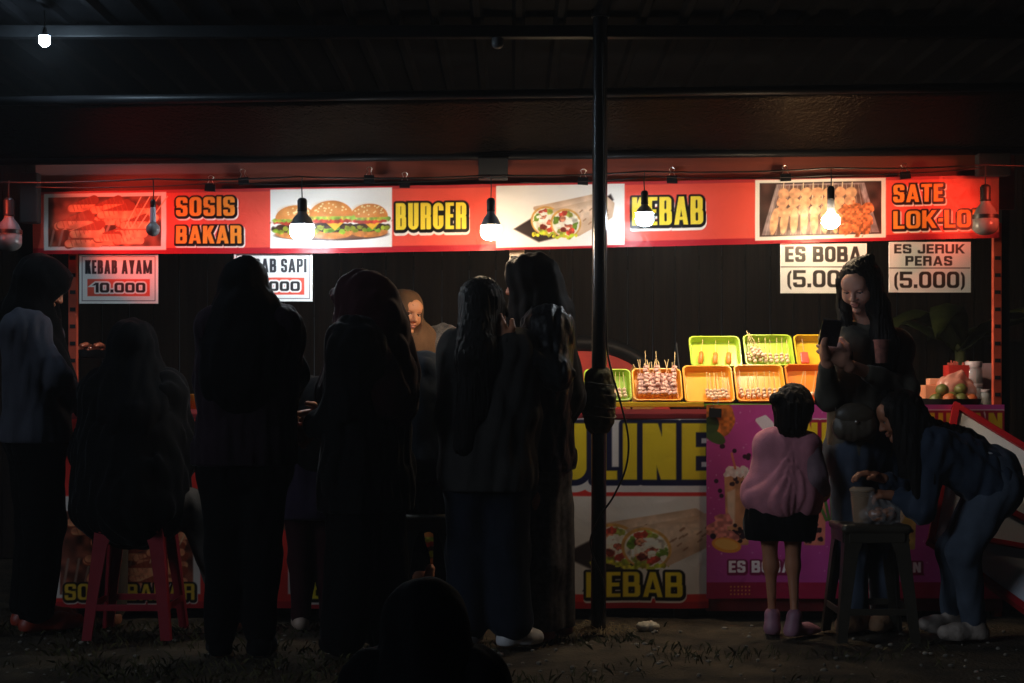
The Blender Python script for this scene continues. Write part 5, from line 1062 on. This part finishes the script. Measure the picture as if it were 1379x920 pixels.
f.part('puffy_top', nets([C(f.W(1062, 592, 6.17), f.W(1052, 668, 6.15), .052, .105, .05), C(f.J['shL'], f.W(1024, 655, 6.20), .046, .060, .05), C(f.J['shL'], f.J['shR'], .05, .05, .04), C(f.W(1080, 600, 6.15), f.W(1076, 662, 6.15), .04, .085, .05), C(f.J['shR'], f.W(1088, 650, 6.13), .038, .040, .03), C(f.W(1018, 668, 6.17), f.W(1078, 682, 6.14), .062, .066, .04)], .0075, planes=[(f.W(1050, 694, 6.17), (.06, 0, -1.))], disp=lambda X: .004*(1-2*np.abs(np.sin(11*np.arctan2(X[:, 1]+.08, X[:, 0]-.02)*.5+5*X[:, 2]+1.5*np.sin(X[:, 2]*16))))*np.clip((.86-X[:, 2])*6, .15, 1)+folds(122, .006, .17)(X)), K_pink)
f.part('sleeve', nets(f.arm('R', .014, cut=.62), .007, disp=folds(124, .004, .06)), cloth('grey_sleeve', (.22, .14, .16)))
f.part('shorts', nets(f.leg('R', .02, cut=.0)[:1]+f.leg('L', .02)[:1]+[C(f.J['hipR'], f.J['hipL'], .09, .09, .04), C(f.J['hipR'], f.W(1070, 728, 6.16), .074, .076, .03), C(f.J['hipL'], f.W(1032, 726, 6.18), .074, .076, .03)], .0075, planes=[(f.W(1050, 727, 6.17), (0, 0, -1.))], disp=folds(123, .006, .06)), K_black)
f.shoes('clog', mat('pink_clog', (150, 104, 120), .55), .008)
# 11 woman with the phone
f = Fig(1160, 6.28, 1.545, 150, hyaw=148, pitch=26, roll=0); f.hs = .90
f.set(head=f.W(1157, 386, 6.22), neck=f.W(1166, 428, 6.28), shR=f.W(1134, 468, 6.22), shL=f.W(1204, 470, 6.34), elR=f.W(1116, 536, 6.14), wrR=f.W(1113, 484, 6.02), elL=f.W(1220, 524, 6.22), wrL=f.W(1140, 490, 6.03), chest=f.W(1166, 500, 6.28), pel=f.W(1160, 600, 6.28), hipR=f.W(1147, 612, 6.24), hipL=f.W(1182, 612, 6.32), knR=f.W(1146, 715, 6.24), knL=f.W(1186, 715, 6.30), anR=f.W(1152, 822, 6.30), anL=f.W(1190, 822, 6.36), toeR=f.W(1136, 842, 6.22), toeL=f.W(1182, 844, 6.26))
f.body('long haired woman in olive jumper and jeans looking down at her phone', hands=('R', 'L'), hand_kw={'R': dict(dirv=(-.25, -.30, .9), pn=(.85, -.1, .2), curl=.55), 'L': dict(dirv=(-.70, -.25, .62), pn=(-.5, .55, .3), curl=.6)}, skin=mat('pale_skin', (190, 136, 112), .5, var=.05, scale=20, spec=.4), hh=.0034)
f.face(gaze=(0, 1, -.9), lid=.75); z = f.hs
f.part('hair', nets([EL(f.hd(0, -.018, .032), np.array((.084, .098, .088))*z, f.hR, .02), C(f.hd(.062, .01, .03), f.hd(.075, .02, -.09), .034*z, .028, .02), C(f.hd(-.062, .01, .03), f.hd(-.078, .02, -.09), .036*z, .04, .02), C(f.hd(.075, .02, -.08), f.W(1140, 482, 6.14), .028, .022, .02), C(f.hd(-.078, .02, -.09), f.W(1196, 470, 6.20), .042, .04, .03), C(f.W(1196, 462, 6.20), f.W(1196, 530, 6.16), .042, .022, .03), C(f.W(1182, 450, 6.20), f.W(1180, 515, 6.14), .03, .016, .03), C(f.hd(0, -.06, .0), f.W(1180, 470, 6.40), .08*z, .07, .04), C(f.hd(-.01, -.02, .10), f.hd(-.05, -.05, .112), .022, .018, .02)], .005, [EL(f.hd(.006, .112, -.040), np.array((.050, .062, .076))*z, f.hR, .012)], disp=strands(27, .0045, .018)), K_hair)
K_ol = cloth('olive_knit', (.095, .085, .066), .85, .2, bscale=120)
f.top('jumper', K_ol, .010, 132, hem=.455, amp=.005, cutR=.78, cutL=.62, w=.82, arm_g=.004, extra=[C(f.J['neck']+[0, 0, .012], f.J['chest'], .048, .07, .04)]); f.pants('jeans', cloth('blue_jeans', (.055, .07, .10), .8), .008, .012, 133); f.shoes('shoe', mat('beige_shoe', (150, 112, 80), .7, bump=.5, bscale=60), .012)
W_ = f.o
ph = f.W(1118, 448, 5.93)+W_; t = empty('phone', ph, 'dark phone held up in both hands by the long haired woman', 'phone'); t.rotation_euler = (R(50), R(8), R(-8))
MB().box((0, 0, 0), (.074, .009, .15), bev=.004).build('phone_body', mat('phone_black', (.02, .022, .028), .2, spec=.7), t); MB().box((0, .0052, 0), (.066, .001, .14)).build('screen', mat('screen', (.02, .03, .05), .1, emit=(.5, .68, 1.), es=3.), t)
cu = f.W(1187, 489, 6.10)+W_; t = empty('paper_cup', cu, 'small printed paper cup tucked in the crook of her arm', 'cup'); MB().lathe([(.022, .0), (.030, .085), (.033, .088), (.033, .092), (.028, .09), (.002, .086)], n=22).build('cup_wall', mat('printed_cup', (150, 96, 84), .5, var=.5, scale=45), t, smooth=True, auto=50)
bgp = f.W(1150, 568, 6.10)+W_; t = empty('shoulder_bag', bgp, 'small olive leather shoulder bag hanging at the hip of the phone woman', 'bag')
V, Q = nets([EL((0, 0, 0), (.082, .035, .072), None, .02), C((-.045, 0, -.03), (.045, 0, -.03), .035, .035, .03)], .005, disp=folds(44, .003, .06)); M_lea = mat('olive_leather', (.085, .066, .045), .5, var=.2, bump=.2)
bagm = link('bag_body', npmesh('bag_body', V, Q), M_lea, t); V, Q = nets([EL((0, -.012, .025), (.078, .032, .05), None, .02)], .005); fl = link('flap', npmesh('flap', V, Q), mat('olive_leather_dark', (.07, .054, .036), .45, var=.2), t); MB().ball((0, -.046, .0), .008).build('clasp', M_steel, fl, smooth=True)
MB().tube([(-.07, 0, .04), tuple(f.W(1122, 520, 6.13)+W_-bgp), tuple(f.W(1140, 452, 6.16)+W_-bgp), tuple(f.W(1178, 436, 6.34)+W_-bgp), tuple(f.W(1192, 500, 6.42)+W_-bgp), (.075, .06, .03)], .004, 6).build('strap', M_lea, t, smooth=True)
# 12 girl bending over the stool
f = Fig(1300, 6.12, 1.25, 90, hyaw=84, pitch=24); f.hs = .86
f.set(head=f.W(1213, 561, 6.06), neck=f.W(1240, 582, 6.10), shL=f.W(1256, 604, 6.01), shR=f.W(1252, 600, 6.22), chest=f.W(1294, 612, 6.12), pel=f.W(1336, 648, 6.12), hipL=f.W(1341, 659, 6.06), hipR=f.W(1336, 657, 6.18), knL=f.W(1297, 744, 6.03), knR=f.W(1284, 740, 6.19), anL=f.W(1312, 836, 6.06), anR=f.W(1283, 826, 6.22), toeL=f.W(1272, 852, 6.03), toeR=f.W(1246, 840, 6.20), elL=f.W(1242, 688, 5.98), wrL=f.W(1206, 668, 6.06), elR=f.W(1228, 668, 6.2), wrR=f.W(1184, 643, 6.10))
f.body('girl in denim jacket and jeans bending over the stool to reach the cup', hand_kw={'L': dict(dirv=(-.9, .05, .1), pn=(0, .2, -1), curl=.7), 'R': dict(dirv=(-.9, -.05, .25), pn=(-.1, -.1, -1), curl=.6)}, skin=M_skin_d, hh=.004); f.face(gaze=(0, 1, -.4), lid=.4); z = f.hs
f.part('hair', nets([EL(f.hd(0, -.016, .03), np.array((.082, .096, .086))*z, f.hR, .02), C(f.hd(-.05, -.03, .02), f.W(1228, 604, 5.99), .050*z, .040, .03), C(f.hd(-.070, .022, .04), f.hd(-.078, .040, -.10), .030*z, .022, .03), C(f.W(1226, 600, 5.99), f.W(1236, 668, 5.96), .038, .014, .03), C(f.W(1214, 590, 6.02), f.W(1216, 640, 6.0), .03, .012, .03), C(f.hd(-.03, -.05, .0), f.W(1256, 590, 6.03), .055*z, .05, .03), C(f.W(1250, 600, 6.0), f.W(1258, 650, 5.96), .042, .016, .03), C(f.W(1246, 578, 6.1), f.W(1300, 586, 6.08), .05, .022, .04), C(f.W(1290, 582, 6.08), f.W(1318, 590, 6.06), .022, .008, .02)], .005, [EL(f.hd(0, .118, -.03), np.array((.055, .06, .075))*z, f.hR, .012)], disp=strands(37, .0045, .018)), K_hair)
K_den = cloth('dark_denim', (.030, .042, .066), .8, .15)
f.top('denim_jacket', K_den, .016, 142, amp=.007, cutR=.72, cutL=.8, w=.95, arm_g=.012); f.pants('jeans', cloth('light_jeans', (.062, .078, .105), .8, .05), .014, .008, 143, amp=.007); f.shoes('shoe', mat('chunky_white_shoe', (150, 136, 124), .7, var=.3, scale=30, bump=.5, bscale=40), .009)
prt = mat('white_print', (176, 176, 180), .5)
f.part('back_print', nets([EL(f.W(1306, 596, 6.03), (.02, .012, .010)), EL(f.W(1318, 601, 6.03), (.018, .012, .008)), EL(f.W(1332, 612, 6.03), (.016, .012, .010))], .004), prt)
# 13 child squatting close to the camera
f = Fig(572, 3.05, .95, 0, pitch=6, hs=.86); g_ = lambda x, y, z: np.array([x, y, z])
f.set(head=g_(0, .03, .515), neck=g_(0, .0, .41), shR=g_(.095, 0, .41), shL=g_(-.095, 0, .41), chest=g_(0, 0, .32), pel=g_(0, -.02, .14), hipR=g_(.06, 0, .13), hipL=g_(-.06, 0, .13), knR=g_(.10, .22, .30), knL=g_(-.10, .22, .30), anR=g_(.08, .12, .05), anL=g_(-.08, .12, .05), toeR=g_(.09, .21, .02), toeL=g_(-.09, .21, .02), elR=g_(.13, .10, .30), wrR=g_(.08, .22, .34), elL=g_(-.13, .10, .30), wrL=g_(-.08, .22, .34))
f.body('child in a black headscarf squatting closest of all, only the dark head showing', hh=.005); f.hijab(K_black2, 151, .22, .22, g=.010, flare=.0, extra=[C(f.J['neck'], g_(0, -.02, .25), .08, .12, .05)])
f.top('jacket', K_black2, .02, 152, hem=None); f.pants('trousers', K_black2, .01, .01, 153); f.shoes('shoe', K_black, .006)

# ---- thin haze volume added to give the lamps a halo
hm = bpy.data.materials.new('lamp_halo_haze'); hm.use_nodes = True; nt = hm.node_tree; nt.nodes.clear()
ou = nt.nodes.new('ShaderNodeOutputMaterial'); pv = nt.nodes.new('ShaderNodeVolumePrincipled'); pv.inputs['Color'].default_value = (.9, .92, .95, 1); pv.inputs['Density'].default_value = .0052; pv.inputs['Anisotropy'].default_value = .0
nt.links.new(pv.outputs[0], ou.inputs['Volume'])
tag(MB().box((0, 55, 1.0), (200, 190, 4.2)).build('haze', hm), 'thin haze added for a glow around the lamps of the food stall', 'haze', kind='stuff')

def litter():
    g = random.Random(8); m = MB()
    for i in range(420):
        x, y = g.uniform(-2.4, 2.4), g.uniform(5.0, 6.55); r = g.uniform(.003, .011); m.ball((x, y, -.012), (r*g.uniform(.8, 1.4), r, r*.7), 6, 4)
    tag(m.build('pebbles', mat('small_pebbles', (.16, .14, .11), .9, var=.5, scale=30), smooth=True), 'small pebbles scattered over the trodden earth', 'pebbles', kind='stuff')
litter()
